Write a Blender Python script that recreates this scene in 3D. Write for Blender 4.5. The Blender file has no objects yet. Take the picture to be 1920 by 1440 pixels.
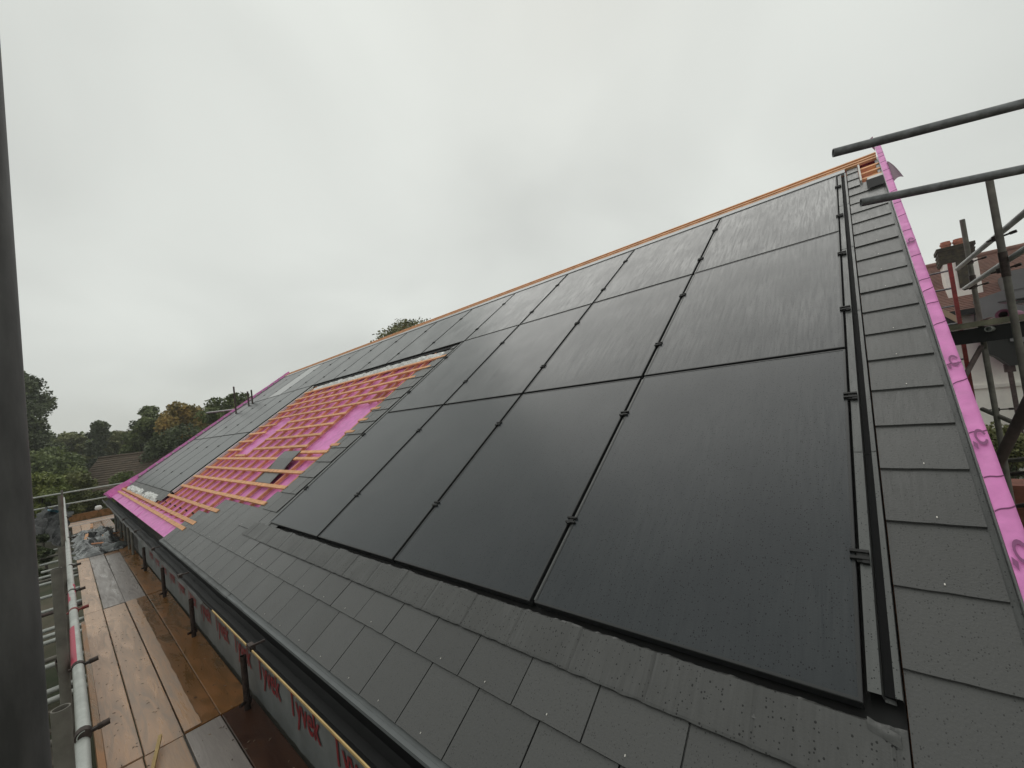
import bpy, math, random
from mathutils import Vector, Matrix, noise
random.seed(7)
scene = bpy.context.scene
col = scene.collection
R = math.radians

# ------------------------------------------------------------------ camera
CW = Vector((0.15339406, -1.36984786, 0.8907988))
RW = Matrix(((0.73154473, 0.12126027, 0.67092344),
             (0.6704928, 0.05047177, -0.74019727),
             (-0.12361921, 0.99133675, -0.04438178)))
FP = 774.03
cd = bpy.data.cameras.new('camera')
cam = bpy.data.objects.new('camera', cd)
col.objects.link(cam)
cd.sensor_width = 36.0
cd.lens = FP / 1920 * 36
cd.clip_start = 0.02
cd.clip_end = 2000
M4 = RW.to_4x4(); M4.translation = CW
cam.matrix_world = M4
scene.camera = cam

# ------------------------------------------------------------------ light
sun_el, sun_az = R(52), math.atan2(-0.46, 0.89)
w = bpy.data.worlds.new('World'); scene.world = w; w.use_nodes = True
nt = w.node_tree; nt.nodes.clear()
def N(t, ty, **kw):
    n = t.nodes.new(ty)
    for k, v in kw.items(): setattr(n, k, v)
    return n
out = N(nt, 'ShaderNodeOutputWorld')
sky = N(nt, 'ShaderNodeTexSky', sky_type='NISHITA', sun_disc=False)
sky.sun_elevation = sun_el; sky.sun_rotation = sun_az
bg1 = N(nt, 'ShaderNodeBackground'); bg1.inputs[1].default_value = 0.1
nt.links.new(sky.outputs[0], bg1.inputs[0])
tc = N(nt, 'ShaderNodeTexCoord')
sep = N(nt, 'ShaderNodeSeparateXYZ'); nt.links.new(tc.outputs['Generated'], sep.inputs[0])
zz = N(nt, 'ShaderNodeMath', operation='ADD'); zz.inputs[1].default_value = 0.45; nt.links.new(sep.outputs[2], zz.inputs[0])
zm = N(nt, 'ShaderNodeMath', operation='MAXIMUM'); zm.inputs[1].default_value = 0.2; nt.links.new(zz.outputs[0], zm.inputs[0])
dv = []
for i in (0, 1):
    d = N(nt, 'ShaderNodeMath', operation='DIVIDE'); nt.links.new(sep.outputs[i], d.inputs[0]); nt.links.new(zm.outputs[0], d.inputs[1]); dv.append(d)
cmb = N(nt, 'ShaderNodeCombineXYZ'); nt.links.new(dv[0].outputs[0], cmb.inputs[0]); nt.links.new(dv[1].outputs[0], cmb.inputs[1])
n1 = N(nt, 'ShaderNodeTexNoise'); n1.inputs['Scale'].default_value = 1.7; n1.inputs['Detail'].default_value = 4; n1.inputs['Roughness'].default_value = 0.42; n1.inputs['Distortion'].default_value = 0.4
nt.links.new(cmb.outputs[0], n1.inputs['Vector'])
cr = N(nt, 'ShaderNodeValToRGB')
cr.color_ramp.elements[0].position = 0.25; cr.color_ramp.elements[0].color = (0.60, 0.615, 0.575, 1)
cr.color_ramp.elements[1].position = 0.78; cr.color_ramp.elements[1].color = (0.83, 0.855, 0.80, 1)
nt.links.new(n1.outputs[0], cr.inputs[0])
# soft brighter area of cloud in front of the sun
dot = N(nt, 'ShaderNodeVectorMath', operation='DOT_PRODUCT')
sd = Vector((math.sin(sun_az) * math.cos(sun_el), math.cos(sun_az) * math.cos(sun_el), math.sin(sun_el)))
dot.inputs[1].default_value = sd; nt.links.new(tc.outputs['Generated'], dot.inputs[0])
mr = N(nt, 'ShaderNodeMapRange'); mr.inputs[1].default_value = 0.1; mr.inputs[2].default_value = 1; mr.inputs[3].default_value = 0.92; mr.inputs[4].default_value = 1.06
nt.links.new(dot.outputs['Value'], mr.inputs[0])
bg2 = N(nt, 'ShaderNodeBackground'); nt.links.new(cr.outputs[0], bg2.inputs[0]); nt.links.new(mr.outputs[0], bg2.inputs[1])
mx = N(nt, 'ShaderNodeMixShader'); mx.inputs[0].default_value = 0.94
nt.links.new(bg1.outputs[0], mx.inputs[1]); nt.links.new(bg2.outputs[0], mx.inputs[2]); nt.links.new(mx.outputs[0], out.inputs[0])

sl = bpy.data.lights.new('sun', 'SUN'); sl.energy = 0.55; sl.angle = R(55); sl.color = (1, 0.97, 0.93)
so = bpy.data.objects.new('sun', sl); col.objects.link(so)
so.rotation_euler = sd.to_track_quat('Z', 'Y').to_euler()
scene.view_settings.view_transform = 'Standard'; scene.view_settings.look = 'None'
scene.view_settings.exposure = 0; scene.view_settings.gamma = 1; scene.view_settings.use_curve_mapping = False
scene.render.engine = 'CYCLES'

# ------------------------------------------------------------------ roof frame
TH = 0.588102412
CT, ST = math.cos(TH), math.sin(TH)
def rf(u, v, n=0.0):                      # roof-plane metres -> world
    return Vector((u, v * CT - n * ST, v * ST + n * CT))
def me_(u, v, n):                         # plane measurement at n=0 moved to height n
    k = (1.501 - n) / 1.501
    return (0.1534 + (u - 0.1534) * k, -0.6455 + (v + 0.6455) * k)
def mr_(u, v, n):
    a, b = me_(u, v, n); return rf(a, b, n)
def at(px, py, d):                        # a point d metres deep along the view axis
    r = RW @ Vector(((px - 960) / FP, -(py - 720) / FP, -1.0))
    return CW + r * d
def atp(px, py, ax, val):
    r = RW @ Vector(((px - 960) / FP, -(py - 720) / FP, -1.0))
    return CW + r * ((val - CW[ax]) / r[ax])

# ------------------------------------------------------------------ materials
MATS = {}
def mat(name, base, rough=0.6, metal=0.0, var=0.0, vscale=8.0, bump=0.0, bscale=60.0, spec=0.5, objvar=0.0, stretch=(1, 1, 1), col2=None, r2=None, coat=0.0, warp=0.0):
    if name in MATS: return MATS[name]
    m = bpy.data.materials.new(name); m.use_nodes = True
    t = m.node_tree; p = t.nodes['Principled BSDF']
    p.inputs['Base Color'].default_value = (*base, 1)
    p.inputs['Roughness'].default_value = rough
    p.inputs['Metallic'].default_value = metal
    p.inputs['Specular IOR Level'].default_value = spec
    if coat: p.inputs['Coat Weight'].default_value = coat; p.inputs['Coat Roughness'].default_value = 0.15
    tcn = N(t, 'ShaderNodeTexCoord'); mp = N(t, 'ShaderNodeMapping'); mp.inputs['Scale'].default_value = stretch
    t.links.new(tcn.outputs['Object'], mp.inputs[0])
    src = None
    if var or col2:
        nz = N(t, 'ShaderNodeTexNoise'); nz.inputs['Scale'].default_value = vscale; nz.inputs['Detail'].default_value = 5; nz.inputs['Roughness'].default_value = 0.6; nz.inputs['Distortion'].default_value = warp
        t.links.new(mp.outputs[0], nz.inputs['Vector'])
        mc = N(t, 'ShaderNodeMix', data_type='RGBA')
        c2 = col2 if col2 else tuple(max(0, c * (1 - var)) for c in base)
        mc.inputs['A'].default_value = (*base, 1) if col2 else (*[min(1, c * (1 + var)) for c in base], 1)
        mc.inputs['B'].default_value = (*c2, 1)
        rp = N(t, 'ShaderNodeMapRange'); rp.inputs[1].default_value = 0.35; rp.inputs[2].default_value = 0.65
        t.links.new(nz.outputs[0], rp.inputs[0]); t.links.new(rp.outputs[0], mc.inputs[0])
        src = mc.outputs['Result']
        if r2 is not None:
            rr = N(t, 'ShaderNodeMapRange'); rr.inputs[1].default_value = 0.35; rr.inputs[2].default_value = 0.65; rr.inputs[3].default_value = rough; rr.inputs[4].default_value = r2
            t.links.new(nz.outputs[0], rr.inputs[0]); t.links.new(rr.outputs[0], p.inputs['Roughness'])
    if objvar:
        oi = N(t, 'ShaderNodeObjectInfo'); hs = N(t, 'ShaderNodeHueSaturation')
        r3 = N(t, 'ShaderNodeMapRange'); r3.inputs[3].default_value = 1 - objvar; r3.inputs[4].default_value = 1 + objvar
        t.links.new(oi.outputs['Random'], r3.inputs[0]); t.links.new(r3.outputs[0], hs.inputs['Value'])
        if src: t.links.new(src, hs.inputs['Color'])
        else: hs.inputs['Color'].default_value = (*base, 1)
        src = hs.outputs[0]
    if src: t.links.new(src, p.inputs['Base Color'])
    if bump:
        nb = N(t, 'ShaderNodeTexNoise'); nb.inputs['Scale'].default_value = bscale; nb.inputs['Detail'].default_value = 4
        t.links.new(mp.outputs[0], nb.inputs['Vector'])
        bn = N(t, 'ShaderNodeBump'); bn.inputs['Strength'].default_value = bump; bn.inputs['Distance'].default_value = 0.01
        t.links.new(nb.outputs[0], bn.inputs['Height']); t.links.new(bn.outputs[0], p.inputs['Normal'])
    MATS[name] = m
    return m

def wet(name, base, base2, rough, rough2, streak, drop_scale, drop_dark, bump, objvar=0.06, spec=0.5, soft=0.35, film=(0.0, 0.5), sscale=(80, 6.0, 1)):
    """rain-wet surface: run-off streaks down the slope (object Y; painted sheen on glass) and scattered droplets"""
    m = bpy.data.materials.new(name); m.use_nodes = True
    t = m.node_tree; p = t.nodes['Principled BSDF']; L = t.links.new
    p.inputs['Specular IOR Level'].default_value = spec
    tcn = N(t, 'ShaderNodeTexCoord'); oi = N(t, 'ShaderNodeObjectInfo')
    off = N(t, 'ShaderNodeVectorMath', operation='MULTIPLY_ADD'); off.inputs[1].default_value = (1, 1, 1)
    cx = N(t, 'ShaderNodeCombineXYZ'); rs = N(t, 'ShaderNodeMath', operation='MULTIPLY'); rs.inputs[1].default_value = 37
    L(oi.outputs['Random'], rs.inputs[0]); L(rs.outputs[0], cx.inputs[0]); L(rs.outputs[0], cx.inputs[1])
    L(tcn.outputs['Object'], off.inputs[0]); L(cx.outputs[0], off.inputs[2])
    mp = N(t, 'ShaderNodeMapping'); mp.inputs['Scale'].default_value = sscale; L(off.outputs[0], mp.inputs[0])
    nz = N(t, 'ShaderNodeTexNoise'); nz.inputs['Scale'].default_value = 1; nz.inputs['Detail'].default_value = 5; nz.inputs['Roughness'].default_value = 0.62; nz.inputs['Distortion'].default_value = 0.9
    L(mp.outputs[0], nz.inputs['Vector'])
    big = N(t, 'ShaderNodeTexNoise'); big.inputs['Scale'].default_value = 2.2; big.inputs['Detail'].default_value = 3; L(off.outputs[0], big.inputs['Vector'])
    st = N(t, 'ShaderNodeMapRange'); st.inputs[1].default_value = 0.5 - soft * 0.5; st.inputs[2].default_value = 0.5 + soft * 0.5; L(nz.outputs[0], st.inputs[0])
    bb = N(t, 'ShaderNodeMapRange'); bb.inputs[1].default_value = 0.3; bb.inputs[2].default_value = 0.7; bb.inputs[3].default_value = 0.3; L(big.outputs[0], bb.inputs[0])
    fac = N(t, 'ShaderNodeMath', operation='MULTIPLY'); L(st.outputs[0], fac.inputs[0]); L(bb.outputs[0], fac.inputs[1])
    f2 = N(t, 'ShaderNodeMath', operation='MULTIPLY'); f2.inputs[1].default_value = streak; L(fac.outputs[0], f2.inputs[0])
    mc = N(t, 'ShaderNodeMix', data_type='RGBA'); mc.inputs['A'].default_value = (*base, 1); mc.inputs['B'].default_value = (*base2, 1); L(f2.outputs[0], mc.inputs[0])
    # droplets
    vo = N(t, 'ShaderNodeTexVoronoi'); vo.inputs['Scale'].default_value = drop_scale; vo.inputs['Randomness'].default_value = 1
    vm = N(t, 'ShaderNodeMapping'); vm.inputs['Scale'].default_value = (1, 0.72, 1); L(off.outputs[0], vm.inputs[0]); L(vm.outputs[0], vo.inputs['Vector'])
    vs = N(t, 'ShaderNodeSeparateXYZ'); L(vo.outputs['Color'], vs.inputs[0])
    size = N(t, 'ShaderNodeMapRange'); size.inputs[1].default_value = 0.25; size.inputs[2].default_value = 1; size.inputs[3].default_value = 0; size.inputs[4].default_value = 0.32; L(vs.outputs[0], size.inputs[0])
    dm = N(t, 'ShaderNodeMath', operation='LESS_THAN'); L(vo.outputs['Distance'], dm.inputs[0]); L(size.outputs[0], dm.inputs[1])
    sp_ = N(t, 'ShaderNodeMapRange'); sp_.inputs[3].default_value = spec; sp_.inputs[4].default_value = spec * 0.5; L(dm.outputs[0], sp_.inputs[0]); L(sp_.outputs[0], p.inputs['Specular IOR Level'])
    dd = N(t, 'ShaderNodeMix', data_type='RGBA'); dd.inputs['B'].default_value = tuple(c * drop_dark for c in base) + (1,)
    L(dm.outputs[0], dd.inputs[0]); L(mc.outputs['Result'], dd.inputs['A'])
    hs = N(t, 'ShaderNodeHueSaturation'); r3 = N(t, 'ShaderNodeMapRange'); r3.inputs[3].default_value = 1 - objvar; r3.inputs[4].default_value = 1 + objvar
    L(oi.outputs['Random'], r3.inputs[0]); L(r3.outputs[0], hs.inputs['Value']); L(dd.outputs['Result'], hs.inputs['Color']); L(hs.outputs[0], p.inputs['Base Color'])
    rr = N(t, 'ShaderNodeMapRange'); rr.inputs[3].default_value = rough; rr.inputs[4].default_value = rough2; L(fac.outputs[0], rr.inputs[0]); L(rr.outputs[0], p.inputs['Roughness'])
    cw_ = N(t, 'ShaderNodeMapRange'); cw_.inputs[3].default_value = film[0]; cw_.inputs[4].default_value = film[1]; L(fac.outputs[0], cw_.inputs[0]); L(cw_.outputs[0], p.inputs['Coat Weight'])
    p.inputs['Coat Roughness'].default_value = 0.25; p.inputs['Coat IOR'].default_value = 1.45
    fine = N(t, 'ShaderNodeTexNoise'); fine.inputs['Scale'].default_value = 140; fine.inputs['Detail'].default_value = 3; L(off.outputs[0], fine.inputs['Vector'])
    hs1 = N(t, 'ShaderNodeMath', operation='MULTIPLY'); hs1.inputs[1].default_value = 0.5; L(fine.outputs[0], hs1.inputs[0])
    sub = N(t, 'ShaderNodeMath', operation='SUBTRACT'); L(size.outputs[0], sub.inputs[0]); L(vo.outputs['Distance'], sub.inputs[1])
    mx0 = N(t, 'ShaderNodeMath', operation='MAXIMUM'); mx0.inputs[1].default_value = 0; L(sub.outputs[0], mx0.inputs[0])
    hm = N(t, 'ShaderNodeMath', operation='MULTIPLY_ADD'); hm.inputs[1].default_value = 2.0; L(mx0.outputs[0], hm.inputs[0]); L(hs1.outputs[0], hm.inputs[2])
    bn = N(t, 'ShaderNodeBump'); bn.inputs['Strength'].default_value = bump; bn.inputs['Distance'].default_value = 0.004
    L(hm.outputs[0], bn.inputs['Height']); L(bn.outputs[0], p.inputs['Normal'])
    MATS[name] = m
    return m

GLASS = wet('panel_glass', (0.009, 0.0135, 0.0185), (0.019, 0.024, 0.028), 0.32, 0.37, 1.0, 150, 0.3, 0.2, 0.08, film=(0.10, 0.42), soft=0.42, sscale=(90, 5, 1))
GLASSM = wet('mid_painted_sheen_glass', (0.011, 0.0145, 0.019), (0.040, 0.043, 0.046), 0.32, 0.38, 1.0, 150, 0.3, 0.18, 0.08, film=(0.10, 0.65), soft=0.30, sscale=(70, 3.5, 1))  # middle row: sky sheen on water streaks painted as a lighter base colour
GLASST = wet('painted_sheen_streak_glass', (0.014, 0.017, 0.021), (0.10, 0.103, 0.105), 0.32, 0.40, 1.0, 150, 0.3, 0.16, 0.08, film=(0.05, 0.8), soft=0.24, sscale=(52, 3.0, 1))  # top row: stronger grazing sky sheen of the streaks painted into base colour
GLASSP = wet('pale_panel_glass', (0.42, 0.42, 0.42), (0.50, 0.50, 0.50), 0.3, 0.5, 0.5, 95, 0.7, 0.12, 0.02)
SLATE = wet('fibre_cement_slate', (0.062, 0.062, 0.060), (0.045, 0.045, 0.044), 0.50, 0.42, 1.0, 165, 0.6, 0.6, 0.15, soft=0.4, film=(0.2, 0.7))
APRON = wet('wet_lead_grey_flashing', (0.056, 0.056, 0.054), (0.074, 0.074, 0.072), 0.5, 0.36, 1.0, 105, 0.3, 0.4, 0.03)
METAL = wet('grey_coated_steel', (0.085, 0.088, 0.086), (0.10, 0.104, 0.10), 0.42, 0.34, 0.6, 170, 0.22, 0.3, 0.03)
FRAME = mat('black_frame', (0.022, 0.023, 0.024), 0.35, 0.0)
BLACK = mat('black_plastic', (0.006, 0.006, 0.006), 0.6)
RUBBER = mat('black_rubber', (0.008, 0.008, 0.009), 0.7, spec=0.25)
EDGE = mat('pale_edge_strip', (0.62, 0.60, 0.57), 0.5, var=0.15, vscale=30)
TIMBER = mat('sawn_timber', (0.72, 0.37, 0.18), 0.65, var=0.22, vscale=7, bump=0.25, bscale=70, objvar=0.15, stretch=(1, 1, 1))
TIMBERD = mat('treated_timber_red', (0.64, 0.29, 0.155), 0.7, var=0.25, vscale=9, bump=0.2, objvar=0.1)
PINK = mat('pink_membrane', (0.76, 0.245, 0.58), 0.55, var=0.12, vscale=9, bump=0.35, bscale=14)
PINKD = mat('pink_membrane_back', (0.24, 0.075, 0.15), 0.6, var=0.15, vscale=6)
LOGO_SHADE = mat('plum_logo_and_crease_shade', (0.25, 0.07, 0.19), 0.6)  # for the logo print and the painted crease shade
WRAP = mat('clear_crumpled_wrap', (0.62, 0.62, 0.60), 0.2, var=0.35, vscale=22, spec=0.8)
WALLM = mat('grey_breather_membrane', (0.15, 0.165, 0.165), 0.6, var=0.16, vscale=4, bump=0.5, bscale=7)
REDINK = mat('dark_red_print', (0.20, 0.012, 0.018), 0.6, var=0.2, vscale=30)
GUTTER = mat('black_gutter', (0.004, 0.0042, 0.0045), 0.6, var=0.3, vscale=10, spec=0.22)
DRIP = mat('grey_eaves_drip', (0.115, 0.124, 0.126), 0.45, var=0.1, vscale=8)
YELLOW = mat('yellow_timber_lath', (0.50, 0.35, 0.14), 0.6, var=0.15, vscale=12)
STEEL = mat('galvanised_tube', (0.42, 0.435, 0.41), 0.42, 0.35, var=0.12, vscale=7, bump=0.04, bscale=50, r2=0.55)
POLE = mat('near_dark_tube', (0.070, 0.068, 0.067), 0.6, 0.2, var=0.45, vscale=16, bump=0.2, bscale=40, stretch=(1, 1, 0.25))
STEELD = mat('weathered_dark_tube', (0.17, 0.175, 0.18), 0.5, 0.3, var=0.4, vscale=14, bump=0.15, bscale=60)
STEELO = mat('dull_olive_tube', (0.145, 0.135, 0.115), 0.65, 0.1, var=0.25, vscale=10, bump=0.1)
RUST = mat('rusty_brown_tube', (0.085, 0.06, 0.055), 0.7, 0.2, var=0.3, vscale=9)
FIT = mat('dark_coupler_steel', (0.055, 0.04, 0.035), 0.6, 0.5, var=0.4, vscale=30)
REDP = mat('red_paint', (0.20, 0.022, 0.02), 0.5, var=0.3, vscale=20)
REDT = mat('red_tape', (0.42, 0.05, 0.09), 0.5)
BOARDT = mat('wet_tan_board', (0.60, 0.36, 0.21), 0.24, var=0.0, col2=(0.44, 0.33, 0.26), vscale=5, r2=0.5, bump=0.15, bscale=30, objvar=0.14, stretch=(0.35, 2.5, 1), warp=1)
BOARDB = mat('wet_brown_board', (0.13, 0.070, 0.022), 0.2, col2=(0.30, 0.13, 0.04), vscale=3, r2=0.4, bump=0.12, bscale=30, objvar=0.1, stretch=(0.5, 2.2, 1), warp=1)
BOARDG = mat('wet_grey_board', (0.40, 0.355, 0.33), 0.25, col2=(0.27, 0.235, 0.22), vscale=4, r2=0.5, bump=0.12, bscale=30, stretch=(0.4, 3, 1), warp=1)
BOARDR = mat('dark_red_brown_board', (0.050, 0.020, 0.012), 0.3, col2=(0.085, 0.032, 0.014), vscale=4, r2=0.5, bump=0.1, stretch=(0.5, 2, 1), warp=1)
PLASTIC = mat('wet_grey_polythene', (0.012, 0.014, 0.017), 0.15, col2=(0.22, 0.23, 0.23), vscale=3.0, spec=0.8)
RENDER = mat('white_render', (0.88, 0.87, 0.79), 0.85, var=0.06, vscale=3, bump=0.5, bscale=9)
TILE = mat('clay_tile', (0.26, 0.14, 0.11), 0.75, col2=(0.18, 0.10, 0.08), vscale=5, bump=0.3)
TILEB = mat('mossy_brown_tile', (0.125, 0.088, 0.062), 0.85, col2=(0.075, 0.058, 0.040), vscale=3, bump=0.3)
BRICK = mat('sooty_brick', (0.040, 0.036, 0.030), 0.9, col2=(0.085, 0.075, 0.045), vscale=9, bump=0.5, bscale=20)
POT = mat('terracotta_pot', (0.42, 0.17, 0.11), 0.8, var=0.3, vscale=12)
FELT = mat('grey_lead_cheek', (0.16, 0.165, 0.165), 0.5, var=0.08, vscale=2)
BARK = mat('bark', (0.055, 0.045, 0.035), 0.9, var=0.3, vscale=8)
GRASS = mat('ground_grass', (0.035, 0.048, 0.018), 0.95, col2=(0.095, 0.080, 0.052), vscale=0.6, bump=0.8, bscale=6)
def leafmat(name, a, b):
    m = mat(name, a, 0.6, col2=b, vscale=0.9, warp=0.3)
    return m
L_DARK = leafmat('dark_foliage', (0.045, 0.062, 0.028), (0.115, 0.14, 0.058))
L_MID = leafmat('mid_foliage', (0.070, 0.098, 0.028), (0.175, 0.21, 0.062))
L_OLIVE = leafmat('olive_foliage', (0.095, 0.108, 0.036), (0.21, 0.215, 0.075))
L_YEL = leafmat('yellow_green_foliage', (0.095, 0.13, 0.028), (0.25, 0.27, 0.07))
L_AUT = leafmat('autumn_foliage', (0.12, 0.125, 0.038), (0.55, 0.36, 0.10))

# ------------------------------------------------------------------ mesh helpers
class MB:
    def __init__(s): s.v = []; s.f = []; s.sm = []
    def add(s, vs, fs, smooth=False):
        o = len(s.v); s.v += [tuple(x) for x in vs]; s.f += [tuple(i + o for i in f) for f in fs]; s.sm += [smooth] * len(fs)
    def box(s, c, d, fn=None):
        x, y, z = c; a, b, e = [q / 2 for q in d]
        vs = [Vector((x + i * a, y + j * b, z + k * e)) for k in (-1, 1) for j in (-1, 1) for i in (-1, 1)]
        if fn: vs = [fn(v) for v in vs]
        s.add(vs, [(0, 2, 3, 1), (4, 5, 7, 6), (0, 1, 5, 4), (2, 6, 7, 3), (0, 4, 6, 2), (1, 3, 7, 5)])
    def rbox(s, u0, u1, v0, v1, n0, n1):           # box in roof coordinates
        s.box(((u0 + u1) / 2, (v0 + v1) / 2, (n0 + n1) / 2), (abs(u1 - u0), abs(v1 - v0), abs(n1 - n0)), lambda p: rf(*p))
    def beam(s, p0, p1, wd, ht, up=Vector((0, 0, 1))):
        p0 = Vector(p0); p1 = Vector(p1); d = (p1 - p0).normalized(); sd_ = d.cross(up)
        if sd_.length < 1e-4: sd_ = d.cross(Vector((0, 1, 0)))
        sd_.normalize(); u = sd_.cross(d).normalized()
        vs = [p + sd_ * (i * wd / 2) + u * (j * ht / 2) for p in (p0, p1) for j in (-1, 1) for i in (-1, 1)]
        s.add(vs, [(0, 1, 3, 2), (4, 6, 7, 5), (0, 4, 5, 1), (2, 3, 7, 6), (0, 2, 6, 4), (1, 5, 7, 3)])
    def tube(s, p0, p1, r=0.0242, seg=16, r1=None, hollow=True):
        p0 = Vector(p0); p1 = Vector(p1); r1 = r if r1 is None else r1
        d = (p1 - p0).normalized(); a = d.orthogonal().normalized(); b = d.cross(a)
        vs = []
        for p, q in ((p0, r), (p1, r1)):
            for i in range(seg):
                t = 2 * math.pi * i / seg; vs.append(p + (a * math.cos(t) + b * math.sin(t)) * q)
        fs = [(i, (i + 1) % seg, seg + (i + 1) % seg, seg + i) for i in range(seg)]
        if not hollow:
            s.add(vs, fs, True); s.add(vs[:seg], [tuple(reversed(range(seg)))]); s.add(vs[seg:], [tuple(range(seg))]); return
        s.add(vs, fs, True)
        for p, q, e in ((p0, r, 1), (p1, r1, -1)):
            ring = []
            for dd, qq in ((0, q), (0, q * 0.84), (0.12 * e, q * 0.84)):
                for i in range(seg):
                    t = 2 * math.pi * i / seg; ring.append(p + d * dd + (a * math.cos(t) + b * math.sin(t)) * qq)
            fs2 = []
            for k in (0, 1):
                for i in range(seg):
                    j = (i + 1) % seg; f = (k * seg + i, k * seg + j, (k + 1) * seg + j, (k + 1) * seg + i)
                    fs2.append(f if e < 0 else tuple(reversed(f)))
            fs2.append(tuple(range(2 * seg, 3 * seg)) if e < 0 else tuple(reversed(range(2 * seg, 3 * seg))))
            s.add(ring, fs2)
    def grid(s, nu, nv, fn, smooth=True):
        vs = [fn(i / nu, j / nv) for j in range(nv + 1) for i in range(nu + 1)]
        fs = [(j * (nu + 1) + i, j * (nu + 1) + i + 1, (j + 1) * (nu + 1) + i + 1, (j + 1) * (nu + 1) + i) for j in range(nv) for i in range(nu)]
        s.add(vs, fs, smooth)
    def mesh(s, name, m):
        me = bpy.data.meshes.new(name); me.from_pydata([tuple(v) for v in s.v], [], s.f)
        for p, q in zip(me.polygons, s.sm): p.use_smooth = q
        me.materials.append(m); me.update(); return me
    def build(s, name, m, parent=None, origin=None):
        if origin is not None:
            o_ = Vector(origin); s.v = [Vector(v) - o_ for v in s.v]
        me = s.mesh(name, m); o = bpy.data.objects.new(name, me); col.objects.link(o)
        if origin is not None: o.location = origin
        if parent is not None: attach(o, parent)
        return o
def attach(o, parent):
    o.parent = parent
    off = WORLD.get(parent.name, Vector())
    loc = WORLD.get(o.name, Vector(o.location))
    WORLD[o.name] = Vector(o.location) if o.name not in WORLD else loc
    o.location = Vector(o.location) - off
WORLD = {}
def tag(o, label=None, cat=None, group=None, kind=None):
    if label: o['label'] = label
    if cat: o['category'] = cat
    if group: o['group'] = group
    if kind: o['kind'] = kind
    return o
def empty(name, loc=(0, 0, 0), label=None, cat=None, group=None):
    o = bpy.data.objects.new(name, None); col.objects.link(o); o.location = loc; o.empty_display_size = 0.1
    WORLD[o.name] = Vector(loc)
    return tag(o, label, cat, group)
def inst(name, me, loc, parent, rot=None):
    o = bpy.data.objects.new(name, me); col.objects.link(o); o.location = loc
    if rot: o.rotation_euler = rot
    if parent is not None: attach(o, parent)
    return o

GZ = -4.0
# ================================================================== GROUND
g = MB()
def gfn(a, b):
    x = -300 + 600 * a; y = -300 + 600 * b
    return Vector((x, y, GZ - 0.02 + 0.25 * noise.noise(Vector((x * 0.05, y * 0.05, 0))) * (1 if abs(x) + abs(y) < 200 else 0)))
g.grid(80, 80, gfn)
tag(g.build('ground', GRASS), kind='structure')

# ================================================================== HOUSE
house = empty('house', (-8, 0.6, GZ), 'house under re-roofing with pink membrane, grey slates and black solar panels', 'house')
G = 0.2435                       # slate gauge
NS = -0.015                      # slate surface level
ROT = (TH, 0, 0)
# slate meshes: 4 slightly irregular ones, origin at bottom-left corner, lying in the roof plane
def slate_mesh(wd, ln, k):
    rnd = random.Random(k); b = MB(); t = 0.0068
    nx = 6
    bot = [(wd * i / nx, (rnd.uniform(-0.0015, 0.0015) if 0 < i < nx else 0)) for i in range(nx + 1)]
    tilt = lambda y: -0.016 * y / ln
    top = []; low = []
    for x, y in bot:
        top.append((x, y, 0.0)); low.append((x, y - 0.0008, -t))
    n = nx + 1
    vs = top + [(wd, ln, tilt(ln)), (0, ln, tilt(ln))] + low + [(wd, ln, tilt(ln) - t), (0, ln, tilt(ln) - t)]
    m_ = n + 2
    fs = [tuple(range(m_)), tuple(reversed(range(m_, 2 * m_)))]
    for i in range(m_):
        j = (i + 1) % m_; fs.append((i, m_ + i, m_ + j, j))
    b.add(vs, fs)
    return b.mesh('slate', SLATE)
S_MESH = {}
def slate(u0, u1, v, vis=None, ln=0.5, dn=0.0):
    """one slate: left u0, right u1 (measured), bottom edge v"""
    a0, vv = me_(u0, v, NS); a1, _ = me_(u1, v, NS)
    wd = round(a1 - a0 - 0.0065, 3); key = (wd, ln, random.randrange(4))
    if key not in S_MESH: S_MESH[key] = slate_mesh(wd, ln, hash(key))
    o = inst('slate', S_MESH[key], rf(a0 + 0.00325, vv, NS + 0.008 + dn + random.uniform(-0.0007, 0.0007)), house,
             (TH + random.uniform(-0.001, 0.001), random.uniform(-0.0025, 0.0025), random.uniform(-0.0015, 0.0015)))
    riv.append((random.uniform(0.45, 0.55) * (a1 - a0) + a0, vv + 0.022))
    return o
riv = []
VC = [-0.62 + G * k for k in range(26)]          # course bottom edges (measured)
VC[1] = -0.375; VC[2] = -0.13
for k in range(3, 26): VC[k] = -0.13 + G * (k - 2)
# course 0 and 1 along the eave
x = 0.335
js = [-1.48 + 0.304 * i for i in range(5, -22, -1)]
js = [j for j in js if j < 0.05 and j > -7.30]
edges = [0.318, 0.083] + js
if edges[-1] > -7.2: edges.append(-7.28)
for a, b in zip(edges[1:], edges[:-1]): slate(a, b, VC[0])
js = [-1.91 + 0.302 * i for i in range(6, -20, -1)]
js = [j for j in js if j < 0.0 and j > -6.65]
edges = [0.318, 0.083] + js + [-6.70]
for a, b in zip(edges[1:], edges[:-1]):
    if b - a > 0.05: slate(a, b, VC[1], ln=(0.5 if a < -4.62 or b > 0.2 else 0.32))
js = [-1.48 + 0.304 * i for i in range(5, -15, -1)]
js = [j for j in js if j < 0.05 and j > -5.2]
edges = [0.318, 0.083] + js + [-5.27]
for a, b in zip(edges[1:], edges[:-1]):
    if b - a > 0.05: slate(a, b, VC[2], ln=(0.5 if a < -4.62 or b > 0.2 else 0.075))
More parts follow.
